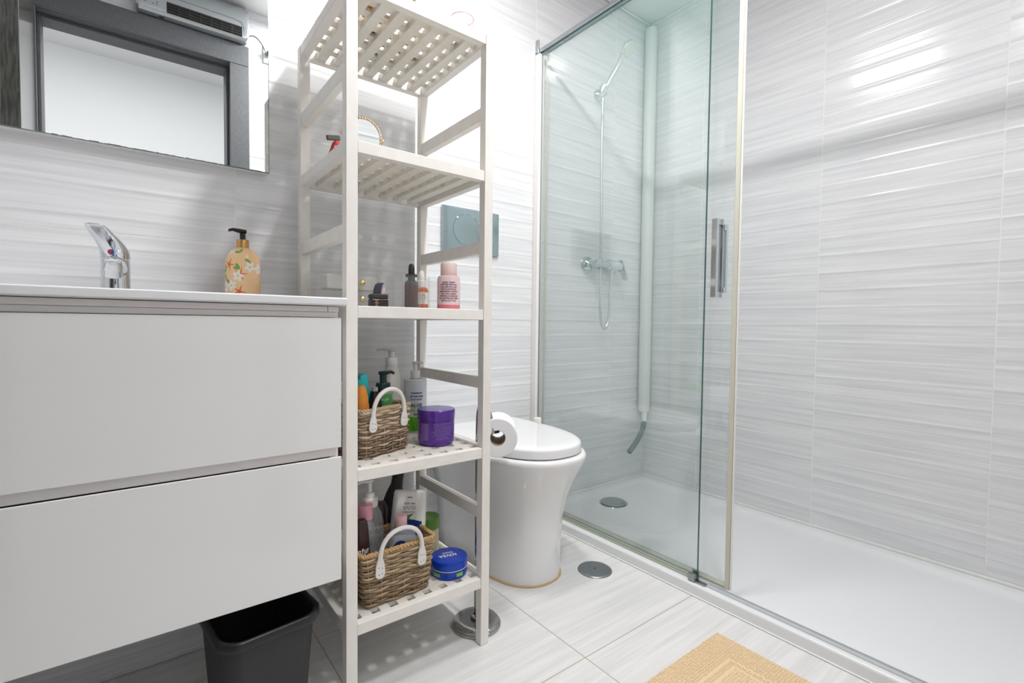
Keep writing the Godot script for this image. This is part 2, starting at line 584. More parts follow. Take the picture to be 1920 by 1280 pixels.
func room() -> void:
	# floor
	var fl := struct("floor", boxm(Vector3(LX - 0.1, -0.12, ALC - 0.1), Vector3(RX + 0.1, -0.0008, FZ + 0.12), 0), M.floor_grout)
	lay(fl, Vector3(0, 0, 0), Vector3.RIGHT, Vector3.FORWARD, joints(LX, 1.37, 0.885, 0.512), joints(-FZ - 0.12, 0.0, -0.607, 0.4805), M.floor_tile, 0.0008)
	lay(fl, Vector3(0, 0, 0), Vector3.RIGHT, Vector3.FORWARD, joints(0.7165, 1.37, 0.885, 0.512), [0.0, -ALC], M.floor_tile, 0.0008)
	struct("ceiling", boxm(Vector3(LX - 0.1, CEIL, ALC - 0.1), Vector3(RX + 0.1, CEIL + 0.1, FZ + 0.12), 0), M.ceiling)
	var cv := boxm(Vector3(0.7165, CEIL - 0.012, ALC), Vector3(RX, CEIL, ALC + 0.012), 0.005)
	cv.box(Vector3(RX - 0.012, CEIL - 0.012, ALC), Vector3(RX, CEIL, FZ), 0.005)
	struct("trim_1", cv, M.white_paint)
	# walls, their tiles proud of the joints
	var wv := struct("wall_vanity", boxm(Vector3(LX - 0.1, 0, ALC - 0.1), Vector3(0.715, CEIL, -0.0007), 0), M.grout)
	var vy := joints(0.0, CEIL, 0.2143, 0.2028)
	lay(wv, Vector3(0, 0, 0), Vector3.RIGHT, Vector3.UP, joints(LX, 0.7165, 0.212, 0.512), vy, M.tile)
	lay(wv, Vector3(0.7165, 0, 0), Vector3.FORWARD, Vector3.UP, [0.0, -ALC], vy, M.tile)
	var wb := struct("wall_back", boxm(Vector3(0.715, 0, ALC - 0.1), Vector3(RX + 0.1, CEIL, ALC - 0.0007), 0), M.grout)
	lay(wb, Vector3(0, 0, ALC), Vector3.RIGHT, Vector3.UP, joints(0.7165, RX, 1.37, 0.512), joints(0.0, CEIL, 0.2005, 0.2055), M.tile)
	var wr := struct("wall_right", boxm(Vector3(RX + 0.0007, 0, ALC - 0.1), Vector3(RX + 0.1, CEIL, FZ + 0.12), 0), M.grout)
	lay(wr, Vector3(RX, 0, 0), Vector3.BACK, Vector3.UP, joints(ALC, FZ, 0.637, 0.512), joints(0.0, CEIL, 0.2005, 0.2022), M.tile)
	var wl := struct("wall_left", boxm(Vector3(LX - 0.1, 0, ALC - 0.1), Vector3(LX - 0.0007, CEIL, FZ + 0.12), 0), M.grout)
	lay(wl, Vector3(LX, 0, 0), Vector3.FORWARD, Vector3.UP, joints(-FZ, 0.0, -0.5, 0.512), joints(0.0, CEIL, 0.2143, 0.2028), M.tile)
	# the wall with the doorway
	var wf := MB.new()
	wf.box(Vector3(LX - 0.1, 0, FZ + 0.0007), Vector3(-0.335, CEIL, FZ + 0.12), 0)
	wf.box(Vector3(0.43, 0, FZ + 0.0007), Vector3(RX + 0.1, CEIL, FZ + 0.12), 0)
	wf.box(Vector3(-0.335, 2.13, FZ + 0.0007), Vector3(0.43, CEIL, FZ + 0.12), 0)
	var wfo := struct("wall_front", wf, M.grout)
	var fy := joints(0.0, CEIL, 0.2143, 0.2028)
	lay(wfo, Vector3(0, 0, FZ), Vector3.LEFT, Vector3.UP, joints(-RX, -0.43, -0.62, 0.512), fy, M.tile)
	lay(wfo, Vector3(0, 0, FZ), Vector3.LEFT, Vector3.UP, [0.335, -LX], fy, M.tile)
	lay(wfo, Vector3(0, 0, FZ), Vector3.LEFT, Vector3.UP, joints(-0.43, 0.335, -0.108, 0.512), joints(2.13, CEIL, 0.2143, 0.2028), M.tile)
	# hallway beyond the door
	struct("floor_hall", boxm(Vector3(-1.6, -0.12, FZ + 0.12), Vector3(2.4, 0, 2.85), 0), M.floor_tile)
	struct("ceiling_hall", boxm(Vector3(-1.6, 2.51, FZ + 0.12), Vector3(2.4, 2.6, 2.85), 0), M.ceiling)
	struct("wall_hall_back", boxm(Vector3(-1.6, 0, 2.75), Vector3(2.4, 2.51, 2.85), 0), M.hall_wall)
	struct("wall_hall_left", boxm(Vector3(-1.7, 0, FZ + 0.12), Vector3(-1.6, 2.51, 2.85), 0), M.hall_wall)
	struct("wall_hall_right", boxm(Vector3(2.4, 0, FZ + 0.12), Vector3(2.5, 2.51, 2.85), 0), M.hall_wall)
	var hf := MB.new()
	hf.box(Vector3(-1.6, 0, FZ + 0.12), Vector3(-0.335, 2.51, FZ + 0.14), 0)
	hf.box(Vector3(0.43, 0, FZ + 0.12), Vector3(2.4, 2.51, FZ + 0.14), 0)
	hf.box(Vector3(-0.335, 2.13, FZ + 0.12), Vector3(0.43, 2.51, FZ + 0.14), 0)
	struct("wall_hall_front", hf, M.hall_wall)

# the print of the soap dispenser: starfish, leaves and white petals on peach
func soap_print() -> ImageTexture:
	var w := 768
	var h := 512
	var im := Image.create(w, h, false, Image.FORMAT_RGB8)
	im.fill(c8(250, 208, 160))
	var g := RandomNumberGenerator.new()
	g.seed = 5
	var ell := func(cx: float, cy: float, a: float, b: float, ang: float, col: Color) -> void:
		var m := int(maxf(a, b)) + 2
		for y in range(int(cy) - m, int(cy) + m):
			for x in range(int(cx) - m, int(cx) + m):
				var p := Vector2(x - cx, y - cy).rotated(-ang)
				if (p.x / a) * (p.x / a) + (p.y / b) * (p.y / b) < 1.0 and y >= 0 and y < h:
					im.set_pixel(posmod(x, w), y, col)
	for i in 42:
		var cx := g.randf_range(0, w)
		var cy := h * (0.06 + 0.88 * fmod(i * 0.618, 1.0))
		match i % 3:
			0:
				for k in 5:
					var a := g.randf_range(-0.2, 0.2) + TAU * k / 5.0
					for q in 11:
						ell.call(cx + cos(a) * q * 4.8, cy + sin(a) * q * 4.8, 6.6 - q * 0.5, 6.6 - q * 0.5, 0.0, c8(236, 122, 62) if q % 2 else c8(222, 96, 48))
			1:
				for k in 5:
					var a := TAU * k / 5.0 + i
					ell.call(cx + cos(a) * 20, cy + sin(a) * 20, 20.0, 12.0, a, c8(246, 240, 232))
				ell.call(cx, cy, 8.0, 8.0, 0.0, c8(238, 206, 96))
			2:
				for k in 2:
					var a := g.randf_range(0, TAU)
					ell.call(cx + cos(a) * 22, cy + sin(a) * 22, 24.0, 11.0, a, c8(138, 182, 92))
					ell.call(cx + cos(a) * 24, cy + sin(a) * 24, 18.0, 3.0, a, c8(108, 158, 66))
	return ImageTexture.create_from_image(im)

# ------------------------------------------------------------------ shapes used below
# a rounded rectangle in the plane y, centred at (cx, cz)
func rrect(cx: float, cz: float, hx: float, hz: float, rad: float, y: float, seg := 6) -> Array:
	var out := []
	for q in 4:
		var sx: float = [1.0, 1.0, -1.0, -1.0][q]
		var sz: float = [-1.0, 1.0, 1.0, -1.0][q]
		for k in seg + 1:
			var a := -PI / 2 + PI / 2 * q + PI / 2 * k / seg
			out.append(Vector3(cx + sx * (hx - rad) + cos(a) * rad, y, cz + sz * (hz - rad) + sin(a) * rad))
	return out

# a D in the plane y: straight back, straight sides, rounded front
func dring(cx: float, zb: float, zf: float, hw: float, y: float, nose := 0.3, n := 40) -> Array:
	var out := []
	var zm := zf - nose
	for k in 5:
		out.append(Vector3(cx - hw, y, lerpf(zb, zm, k / 5.0)))
	for k in n + 1:
		var a := PI * k / n
		var c := cos(a)
		var s := sin(a)
		out.append(Vector3(cx - hw * signf(c) * pow(absf(c), 0.86), y, zm + nose * pow(s, 0.86)))
	for k in 5:
		out.append(Vector3(cx + hw, y, lerpf(zm, zb, (k + 1) / 5.0)))
	for k in 6:
		out.append(Vector3(lerpf(cx + hw, cx - hw, (k + 1) / 7.0), y, zb))
	return out

func lofted(rings: Array, c0 := true, c1 := true) -> MB:
	var b := MB.new()
	b.loft(rings, true, c0, c1)
	return b

func facing(x: float, z: float) -> float:
	return rad_to_deg(atan2(-x, 1.435 - z))

# a glass pane in the plane x, with green cut edges
func pane(x: float, lo: Vector2, hi: Vector2, th := 0.006) -> MB:
	var b := MB.new()
	for s in [-1.0, 1.0]:
		var px: float = x + s * th / 2.0
		b.quad(Vector3(px, lo.y, lo.x), Vector3(px, lo.y, hi.x), Vector3(px, hi.y, hi.x), Vector3(px, hi.y, lo.x), Vector3(s, 0, 0))
	return b

func pane_edge(x: float, lo: Vector2, hi: Vector2, th := 0.006) -> MB:
	var b := MB.new()
	var h := th / 2.0 + 0.0001
	for z in [lo.x, hi.x]:
		b.box(Vector3(x - h, lo.y, z - 0.0007), Vector3(x + h, hi.y, z + 0.0007), 0)
	for y in [lo.y, hi.y]:
		b.box(Vector3(x - h, y - 0.0007, lo.x), Vector3(x + h, y + 0.0007, hi.x), 0)
	return b

# ------------------------------------------------------------------ shower
func shower() -> void:
	var cx := (1.358 + RX) / 2.0
	var cz := (ALC + FZ) / 2.0
	var hx := (RX - 1.358) / 2.0
	var hz := (FZ - ALC) / 2.0
	var t := thing("shower_tray", "wide flat white shower tray with raised rim along the tiled walls", "shower tray", Vector3())
	var b := MB.new()
	var R := func(i: float, y: float, rad: float): return rrect(cx, cz, hx - i, hz - i, rad, y)
	b.loft([rrect(cx, cz, hx, hz, 0.004, 0.0), rrect(cx, cz, hx, hz, 0.004, 0.028), rrect(cx, cz, hx - 0.002, hz - 0.002, 0.004, 0.033), rrect(cx, cz, hx - 0.006, hz - 0.006, 0.004, 0.035)], true, true, false)
	b.loft([rrect(cx, cz, hx - 0.006, hz - 0.006, 0.004, 0.035), rrect(cx, cz, hx - 0.02, hz - 0.02, 0.01, 0.0355), rrect(cx, cz, hx - 0.042, hz - 0.042, 0.02, 0.035), rrect(cx, cz, hx - 0.048, hz - 0.048, 0.025, 0.033), rrect(cx, cz, hx - 0.055, hz - 0.055, 0.03, 0.027), rrect(cx, cz, hx - 0.066, hz - 0.066, 0.035, 0.0225), rrect(cx, cz, hx - 0.085, hz - 0.085, 0.04, 0.021), rrect(cx, cz, hx - 0.2, hz - 0.2, 0.04, 0.0205)], true, false, true)
	obj("tray_body", b, M.tray, t)
	var sl := MB.new()
	sl.box(Vector3(1.36, 0.034, ALC), Vector3(RX, 0.045, ALC + 0.008), 0.003)
	sl.box(Vector3(RX - 0.008, 0.034, ALC), Vector3(RX, 0.045, FZ), 0.003)
	obj("silicone_joint", sl, M.white_plastic, t)
	sl = MB.new()
	sl.box(Vector3(1.3535, 0, ALC), Vector3(1.359, 0.004, FZ), 0.0015)
	obj("floor_joint", sl, M.white_plastic, t)
	t = thing("shower_drain", "round grey metal drain cover in the shower tray", "drain", Vector3(1.726, 0.0205, -0.023))
	obj("cover", lath([V2(0, 0.0125), V2(0.035, 0.012), V2(0.052, 0.0105), V2(0.0575, 0.008), V2(0.0585, 0.006), V2(0.057, 0.0045), V2(0, 0.0045)], 40), M.brushed, t)
	obj("flange", lath([V2(0.05, 0.0025), V2(0.064, 0.0022), V2(0.066, 0.0)], 40), M.chrome, t)
	# enclosure
	t = thing("fixed_glass_panel", "fixed greenish glass shower panel standing from the back wall to the guide clip", "glass panel", Vector3())
	obj("glass", pane(1.385, V2(ALC + 0.012, 0.044), V2(0.607, 1.978)), M.glass, t)
	obj("glass_edge", pane_edge(1.385, V2(ALC + 0.012, 0.044), V2(0.607, 1.978)), M.glass_edge, t)
	obj("wall_profile", boxm(Vector3(1.364, 0.0355, ALC), Vector3(1.3805, 1.972, ALC + 0.03), 0.003), M.white_plastic, t)
	obj("wall_profile", boxm(Vector3(1.3895, 0.0355, ALC), Vector3(1.394, 1.972, ALC + 0.03), 0.002), M.white_plastic, t)
	obj("bottom_seal", boxm(Vector3(1.381, 0.0355, ALC + 0.03), Vector3(1.3815, 0.052, 0.58), 0), M.seal_clear, t)
	t = thing("sliding_glass_door", "sliding glass shower door pushed open behind the fixed panel with pale edge seal", "glass door", Vector3())
	obj("glass", pane(1.404, V2(-0.15, 0.044), V2(0.694, 1.978)), M.glass, t)
	obj("glass_edge", pane_edge(1.404, V2(-0.15, 0.044), V2(0.694, 1.978)), M.glass_edge, t)
	var se := MB.new()
	se.box(Vector3(1.399, 0.042, 0.686), Vector3(1.409, 1.978, 0.7005), 0.002)
	obj("edge_seal", se, M.seal, t)
	se = MB.new()
	se.box(Vector3(1.401, 0.042, 0.7005), Vector3(1.4065, 1.978, 0.7065), 0.002)
	obj("edge_lip", se, M.white_plastic, t)
	obj("rear_seal", boxm(Vector3(1.400, 0.042, -0.156), Vector3(1.408, 1.978, -0.146), 0.002), M.seal, t)
	obj("bottom_seal", boxm(Vector3(1.4, 0.0365, -0.15), Vector3(1.4005, 0.062, 0.69), 0), M.seal_clear, t)
	obj("bottom_seal_lip", boxm(Vector3(1.3995, 0.0612, -0.15), Vector3(1.401, 0.0632, 0.69), 0), M.seal, t)
	# its handle, outside and inside
	var gb := MB.new()
	gb.box(Vector3(1.372, 0.918, 0.632), Vector3(1.384, 1.152, 0.650), 0.0015)
	gb.box(Vector3(1.384, 0.918, 0.632), Vector3(1.3975, 0.936, 0.650), 0.001)
	gb.box(Vector3(1.384, 1.134, 0.632), Vector3(1.3975, 1.152, 0.650), 0.001)
	var h := obj("door_handle", gb, M.chrome, t)
	h.set_meta("label", "vertical square chrome handle")
	obj("back_plate", boxm(Vector3(1.397, 0.918, 0.632), Vector3(1.4008, 1.152, 0.655), 0.001), M.chrome, h)
	gb = MB.new()
	gb.box(Vector3(1.418, 0.932, 0.636), Vector3(1.43, 1.138, 0.654), 0.0015)
	gb.box(Vector3(1.4072, 0.932, 0.636), Vector3(1.418, 0.95, 0.654), 0.001)
	gb.box(Vector3(1.4072, 1.12, 0.636), Vector3(1.418, 1.138, 0.654), 0.001)
	obj("inner_grip", gb, M.chrome, h)
	t = thing("shower_rail", "slim grey metal rail along the top of the glass shower panels", "rail", Vector3())
	var rb := MB.new()
	rb.box(Vector3(1.376, 1.979, ALC + 0.004), Vector3(1.384, 1.998, FZ), 0.003)
	rb.box(Vector3(1.384, 1.979, ALC + 0.004), Vector3(1.412, 1.984, FZ), 0.002)
	obj("rail_bar", rb, M.alu, t)
	obj("wall_bracket", boxm(Vector3(1.366, 1.975, ALC), Vector3(1.3755, 2.033, ALC + 0.018), 0.003), M.alu, t)
	t = thing("glass_guide", "small grey metal guide clip at the foot of the fixed glass panel", "clip", Vector3(1.385, 0.0355, 0.595))
	obj("clip_jaw", boxm(Vector3(-0.018, 0, -0.012), Vector3(-0.0035, 0.024, 0.012), 0.002), M.brushed, t)
	obj("clip_jaw", boxm(Vector3(0.0035, 0, -0.012), Vector3(0.012, 0.03, 0.012), 0.002), M.brushed, t)
	obj("clip_foot", boxm(Vector3(-0.014, 0, 0.012), Vector3(0.004, 0.005, 0.045), 0.001), M.brushed, t)
	var th := MB.new()
	th.box(Vector3(1.377, 0.035, 0.64), Vector3(1.3795, 0.040, FZ), 0.0008)
	th.box(Vector3(1.3945, 0.035, 0.64), Vector3(1.397, 0.0415, FZ), 0.0008)
	th.box(Vector3(1.3795, 0.035, 0.64), Vector3(1.3945, 0.037, FZ), 0)
	tag(obj("threshold_strip", th, M.strip), "narrow grey metal threshold strip on the edge of the shower tray", "threshold")
	# mixer
	t = thing("shower_mixer", "chrome shower mixer tap on the tiled wall behind the glass", "shower tap", Vector3(1.785, 1.113, ALC))
	for s in [-0.085, 0.075]:
		var fb := MB.new()
		fb.xf = Transform3D(Basis(Vector3.RIGHT, PI / 2), Vector3(s, 0, 0))
		fb.lathe([V2(0.042, 0), V2(0.041, 0.007), V2(0.035, 0.02), V2(0.025, 0.032), V2(0.019, 0.036), V2(0.013, 0.036), V2(0.012, 0.055)], 32)
		obj("wall_flange", fb, M.chrome, t)
	var body := MB.new()
	body.xf = Transform3D(Basis(Vector3.FORWARD, PI / 2), Vector3(-0.1, 0, 0.06))
	body.lathe([V2(0, 0), V2(0.014, 0.001), V2(0.017, 0.006), V2(0.017, 0.03), V2(0.0155, 0.034), V2(0.0155, 0.075), V2(0.0215, 0.088), V2(0.0235, 0.10), V2(0.0235, 0.16), V2(0.021, 0.175), V2(0.0, 0.178)], 32, 0.0, TAU, 1.2, 1.2)
	obj("mixer_body", body, M.chrome, t)
	var lv := MB.new()
	lv.loft([rrect(0.084, 0.060, 0.007, 0.016, 0.006, 0.034), rrect(0.090, 0.060, 0.010, 0.021, 0.009, 0.030), rrect(0.094, 0.062, 0.0105, 0.022, 0.009, 0.010), rrect(0.099, 0.066, 0.009, 0.021, 0.008, -0.015), rrect(0.103, 0.071, 0.007, 0.019, 0.006, -0.040), rrect(0.105, 0.075, 0.006, 0.016, 0.005, -0.058), rrect(0.105, 0.076, 0.003, 0.010, 0.0028, -0.064)])
	obj("lever", lv, M.chrome, t)
	obj("hose_outlet", lath([V2(0.013, -0.012), V2(0.013, -0.03), V2(0.0095, -0.034), V2(0.0095, -0.058), V2(0.0, -0.058)], 20, Vector3(0.02, 0, 0.06)), M.chrome, t)
	var hp := curve([Vector3(1.722, 1.872, -0.125), Vector3(1.722, 1.6, -0.128), Vector3(1.722, 1.25, -0.122), Vector3(1.715, 0.98, -0.118), Vector3(1.726, 0.855, -0.118), Vector3(1.752, 0.815, -0.118), Vector3(1.778, 0.855, -0.119), Vector3(1.792, 0.95, -0.124), Vector3(1.805, 1.06, -0.129)], 90)
	tag(obj("shower_hose", tub(hp, 0.0066, 10), M.hose), "long silvery shower hose looping below the mixer tap", "hose")
	# hand shower in its bracket
	t = thing("shower_bracket", "chrome wall bracket holding the hand shower", "bracket", Vector3(1.755, 1.915, ALC))
	var bb := MB.new()
	bb.xf = Transform3D(Basis(Vector3.RIGHT, PI / 2), Vector3())
	bb.lathe([V2(0.028, 0), V2(0.028, 0.006), V2(0.024, 0.012), V2(0.017, 0.02), V2(0.016, 0.045), V2(0.0, 0.047)], 28)
	obj("mount", bb, M.chrome, t)
	obj("holder", tub([Vector3(-0.034, -0.012, 0.05), Vector3(-0.024, 0.018, 0.066)], [0.021, 0.019], 20), M.chrome, t)
	obj("clamp_pin", tub([Vector3(-0.03, 0.0, 0.055), Vector3(-0.072, -0.012, 0.075)], [0.006, 0.0035], 12), M.chrome, t)
	var sh := thing("hand_shower", "chrome hand shower with pale round head hung high on the wall", "shower head", Vector3())
	var p0 := Vector3(1.720, 1.885, -0.135)
	var p1 := Vector3(1.788, 2.075, -0.045)
	obj("shower_handle", tub(curve([p0, p0.lerp(p1, 0.35) + Vector3(0, 0, -0.004), p0.lerp(p1, 0.75) + Vector3(0, 0, -0.006), p1 + Vector3(0.000, 0.004, -0.012)], 14), [0.0085, 0.0095, 0.0105, 0.0112, 0.0115, 0.0118, 0.012, 0.0122, 0.0124, 0.0128, 0.0132, 0.014, 0.0155, 0.017, 0.017], 16), M.chrome, sh)
	var dirn := Vector3(0.16, -0.56, 0.80).normalized()
	var hb := MB.new()
	var q := Quaternion(Vector3.UP, dirn)
	hb.xf = Transform3D(Basis(q), p1 + Vector3(0.004, 0.010, 0.004))
	hb.lathe([V2(0, -0.024), V2(0.02, -0.021), V2(0.032, -0.012), V2(0.037, 0.0), V2(0.037, 0.006), V2(0.034, 0.009)], 32)
	obj("head_shell", hb, M.chrome, sh)
	hb = MB.new()
	hb.xf = Transform3D(Basis(q), p1 + Vector3(0.004, 0.010, 0.004))
	hb.lathe([V2(0.034, 0.0088), V2(0.02, 0.0115), V2(0.0, 0.0125)], 32)
	obj("spray_face", hb, mat(c8(214, 216, 204), 0.4), sh)
	# the white pipe trunk in the corner and the hose that comes out below
	t = thing("pipe_trunk", "tall white pipe cover running up the shower corner", "pipe cover", Vector3(2.108, 0, -0.155))
	obj("trunk_body", lath([V2(0, 0.383), V2(0.026, 0.383), V2(0.029, 0.387), V2(0.03, 0.4), V2(0.03, 2.325), V2(0.027, 2.34), V2(0.0, 2.345)], 28), M.trunk, t)
	obj("pipe_end", tub([Vector3(-0.006, 0.385, 0.01), Vector3(-0.012, 0.33, 0.014)], [0.015, 0.012], 14), M.trunk, t)
	tag(obj("drain_hose", tub(curve([Vector3(2.095, 0.335, -0.141), Vector3(2.075, 0.29, -0.137), Vector3(2.03, 0.242, -0.134), Vector3(1.965, 0.195, -0.13)], 20), 0.013, 14), M.grey_hose), "short grey hose curving out below the white pipe cover", "hose")
	# flush plate of the concealed cistern
	t = thing("flush_plate", "square chrome flush plate with round buttons on the tiled wall above toilet", "flush plate", Vector3(1.046, 1.188, ALC))
	obj("plate", boxm(Vector3(-0.132, -0.086, 0), Vector3(0.132, 0.086, 0.012), 0.004), M.flush, t)
	for s in [[-0.024, 0.058], [0.066, 0.044]]:
		var rr := MB.new()
		rr.xf = Transform3D(Basis(Vector3.RIGHT, PI / 2), Vector3(s[0], 0.004, 0.0))
		var ra: float = s[1]
		rr.lathe([V2(ra + 0.0025, 0.0121), V2(ra + 0.0015, 0.0145), V2(ra, 0.0145), V2(ra - 0.001, 0.0132), V2(0.0, 0.0132 if s[0] < 0.0 else 0.0128)], 44)
		obj("flush_button", rr, M.flush, t)

# ------------------------------------------------------------------ wash stand
func vanity() -> void:
	var x0 := -0.385
	var x1 := 0.327
	var t := thing("vanity_cabinet", "glossy white wall hung vanity cabinet with two wide drawers", "cabinet", Vector3())
	var cb := MB.new()
	cb.box(Vector3(x0, 0.312, 0.0), Vector3(x0 + 0.016, 0.861, 0.44), 0.001)
	cb.box(Vector3(x1 - 0.016, 0.312, 0.0), Vector3(x1, 0.861, 0.44), 0.001)
	cb.box(Vector3(x0 + 0.016, 0.314, 0.0), Vector3(x1 - 0.016, 0.33, 0.44), 0)
	cb.box(Vector3(x0 + 0.016, 0.33, 0.0), Vector3(x1 - 0.016, 0.861, 0.012), 0)
	cb.box(Vector3(x0 + 0.016, 0.85, 0.012), Vector3(x1 - 0.016, 0.861, 0.445), 0)
	obj("carcass", cb, M.lacquer, t)
	var rc := MB.new()
	rc.box(Vector3(x0 + 0.016, 0.5634, 0.425), Vector3(x1 - 0.008, 0.5802, 0.4525), 0.001)
	rc.box(Vector3(x0 + 0.016, 0.8396, 0.425), Vector3(x1 - 0.008, 0.8505, 0.4535), 0.001)
	obj("recess_rail", rc, M.recess, t)
	obj("top_rail", boxm(Vector3(x0 + 0.004, 0.8505, 0.43), Vector3(x1 - 0.025, 0.8615, 0.4565), 0.001), M.recess, t)
	obj("top_rail", boxm(Vector3(x1 - 0.0245, 0.8505, 0.43), Vector3(x1 - 0.004, 0.8615, 0.4565), 0.001), M.recess, t)
	for d in [[0.581, 0.8385], [0.3125, 0.5625]]:
		var y0: float = d[0]
		var y1: float = d[1]
		var db := MB.new()
		db.xf = Transform3D(Basis(Vector3.UP, Vector3.BACK, Vector3.RIGHT), Vector3(0, 0, 0))
		# a front whose top edge slopes back to make a finger grip
		db.slab(PackedVector2Array([V2(y0, 0.443), V2(y0 + 0.001, 0.442), V2(y1 - 0.02, 0.442), V2(y1, 0.456), V2(y1 + 0.0005, 0.4585), V2(y1 - 0.001, 0.46), V2(y0 + 0.0015, 0.46), V2(y0, 0.4585)]), x0, x1)
		obj("drawer_front", db, M.lacquer, t)
	# ceramic top with its basin
	var top := thing("washbasin_top", "white ceramic washbasin top resting on the vanity cabinet", "washbasin", Vector3())
	var tx0 := x0 - 0.008
	var tx1 := x1 + 0.0095
	var b := MB.new()
	var nx := 44
	var nz := 30
	var P := []
	for j in nz + 1:
		var row := []
		for i in nx + 1:
			var x := lerpf(tx0 + 0.004, tx1 - 0.004, float(i) / nx)
			var z := lerpf(0.0, 0.468, float(j) / nz)
			var dx := absf(x + 0.029) - 0.25
			var dz := absf(z - 0.275) - 0.145
			var d := maxf(dx, dz)
			row.append(Vector3(x, 0.8785 - 0.085 * smoothstep(0.0, -0.09, d), z))
		P.append(row)
	for j in nz:
		for i in nx:
			var pa: Vector3 = P[j][i]; var pb: Vector3 = P[j][i + 1]; var pc: Vector3 = P[j + 1][i + 1]; var pd: Vector3 = P[j + 1][i]
			var n := (pc - pa).cross(pb - pd).normalized()
			if n.y < 0:
				n = -n
			b.quad(pa, pb, pc, pd, n)
	b.box(Vector3(tx0, 0.8625, 0.466), Vector3(tx1, 0.8785, 0.4735), 0.003)
	b.box(Vector3(tx0, 0.8625, 0.0), Vector3(tx0 + 0.0045, 0.8785, 0.468), 0.002)
	b.box(Vector3(tx1 - 0.0045, 0.8625, 0.0), Vector3(tx1, 0.8785, 0.468), 0.002)
	b.box(Vector3(tx0 + 0.004, 0.8622, 0.0), Vector3(tx1 - 0.004, 0.8626, 0.468), 0)
	obj("slab", b, M.ceramic, top)
	obj("waste_ring", lath([V2(0.03, 0.7935), V2(0.031, 0.7955), V2(0.024, 0.7965), V2(0, 0.7965)], 24, Vector3(-0.029, 0, 0.275)), M.chrome, top)
	# tap
	t = thing("basin_tap", "chrome single lever basin tap with red and blue dot", "tap", Vector3(-0.027, 0.8785, 0.085))
	var fb := MB.new()
	fb.loft([rrect(0, 0, 0.0265, 0.026, 0.024, 0.0), rrect(0, 0, 0.0262, 0.0255, 0.024, 0.004), rrect(0, 0, 0.0252, 0.025, 0.024, 0.03), rrect(0, 0, 0.0248, 0.025, 0.024, 0.06), rrect(0, 0, 0.0245, 0.0245, 0.024, 0.079)])
	obj("column", fb, M.chrome, t)
	var sp := []
	for k in 9:
		var s := k / 8.0
		sp.append(Vector3(-0.003 * s, 0.058 - 0.002 * s + 0.008 * sin(s * PI), 0.006 + 0.098 * s))
	fb = MB.new()
	fb.tube(sp, [0.021, 0.021, 0.02, 0.019, 0.018, 0.017, 0.0165, 0.016, 0.0155], 20)
	obj("spout", fb, M.chrome, t)
	fb = MB.new()
	fb.xf = Transform3D(Basis(Vector3.RIGHT, 0.30), Vector3(-0.003, 0.062, 0.104))
	fb.lathe([V2(0.0, 0.006), V2(0.0155, 0.004), V2(0.0165, -0.006), V2(0.0165, -0.012), V2(0.014, -0.0125), V2(0.014, -0.026), V2(0.0128, -0.027)], 28)
	obj("aerator", fb, M.chrome, t)
	fb = MB.new()
	fb.xf = Transform3D(Basis(Vector3.RIGHT, 0.30), Vector3(-0.003, 0.062, 0.104))
	fb.lathe([V2(0.0128, -0.0262), V2(0.0, -0.0255)], 24)
	obj("aerator_screen", fb, mat(c8(90, 92, 94), 0.5, 0.6), t)
	# lever cap swung a little to the left, its paddle rising
	fb = MB.new()
	fb.loft([rrect(0, 0, 0.0255, 0.0255, 0.024, 0.0805), rrect(0, 0.001, 0.0255, 0.0258, 0.024, 0.088), rrect(-0.001, 0.003, 0.0248, 0.026, 0.022, 0.098), rrect(-0.006, 0.010, 0.0235, 0.022, 0.018, 0.109), rrect(-0.013, 0.020, 0.0215, 0.0175, 0.013, 0.119), rrect(-0.021, 0.032, 0.0195, 0.0145, 0.010, 0.129), rrect(-0.027, 0.043, 0.0178, 0.012, 0.008, 0.137), rrect(-0.030, 0.049, 0.0162, 0.0105, 0.0075, 0.1415), rrect(-0.0315, 0.0515, 0.0135, 0.0085, 0.007, 0.1435), rrect(-0.032, 0.052, 0.009, 0.005, 0.0045, 0.1445)])
	obj("lever", fb, M.chrome, t)
	for s in [[-1.0, M.red], [1.0, M.blue]]:
		fb = MB.new()
		var a: float = PI if s[0] < 0.0 else 0.0
		var pts := PackedVector2Array()
		for k in 13:
			pts.append(V2(cos(a - PI / 2 + PI * k / 12.0), sin(a - PI / 2 + PI * k / 12.0)) * 0.0055)
		fb.xf = Transform3D(Basis(Vector3.UP, -0.12), Vector3(-0.0065, 0.0925, 0.0275))
		fb.slab(pts, -0.002, 0.0022)
		obj("temperature_mark", fb, s[1], t)
	# printed soap dispenser
	t = thing("soap_dispenser", "peach soap dispenser printed with starfish, leaves and white flowers on the basin top", "soap dispenser", Vector3(0.212, 0.8785, 0.10), facing(0.212, 0.1))
	obj("bottle_body", lath([V2(0, 0), V2(0.035, 0), V2(0.0375, 0.003), V2(0.038, 0.02), V2(0.0378, 0.09), V2(0.0365, 0.1), V2(0.033, 0.11), V2(0.026, 0.1195), V2(0.0165, 0.1255), V2(0.0145, 0.127)], 40), M.soap, t)
	obj("gold_collar", lath([V2(0.0135, 0.126), V2(0.0138, 0.145), V2(0.013, 0.1465), V2(0, 0.1465)], 28), mat(c8(205, 160, 96), 0.3, 0.7), t)
	pump_top(t, Vector3(0, 0.1465, 0), 0.018, 0.0062, 0.030, -78.0, M.black)

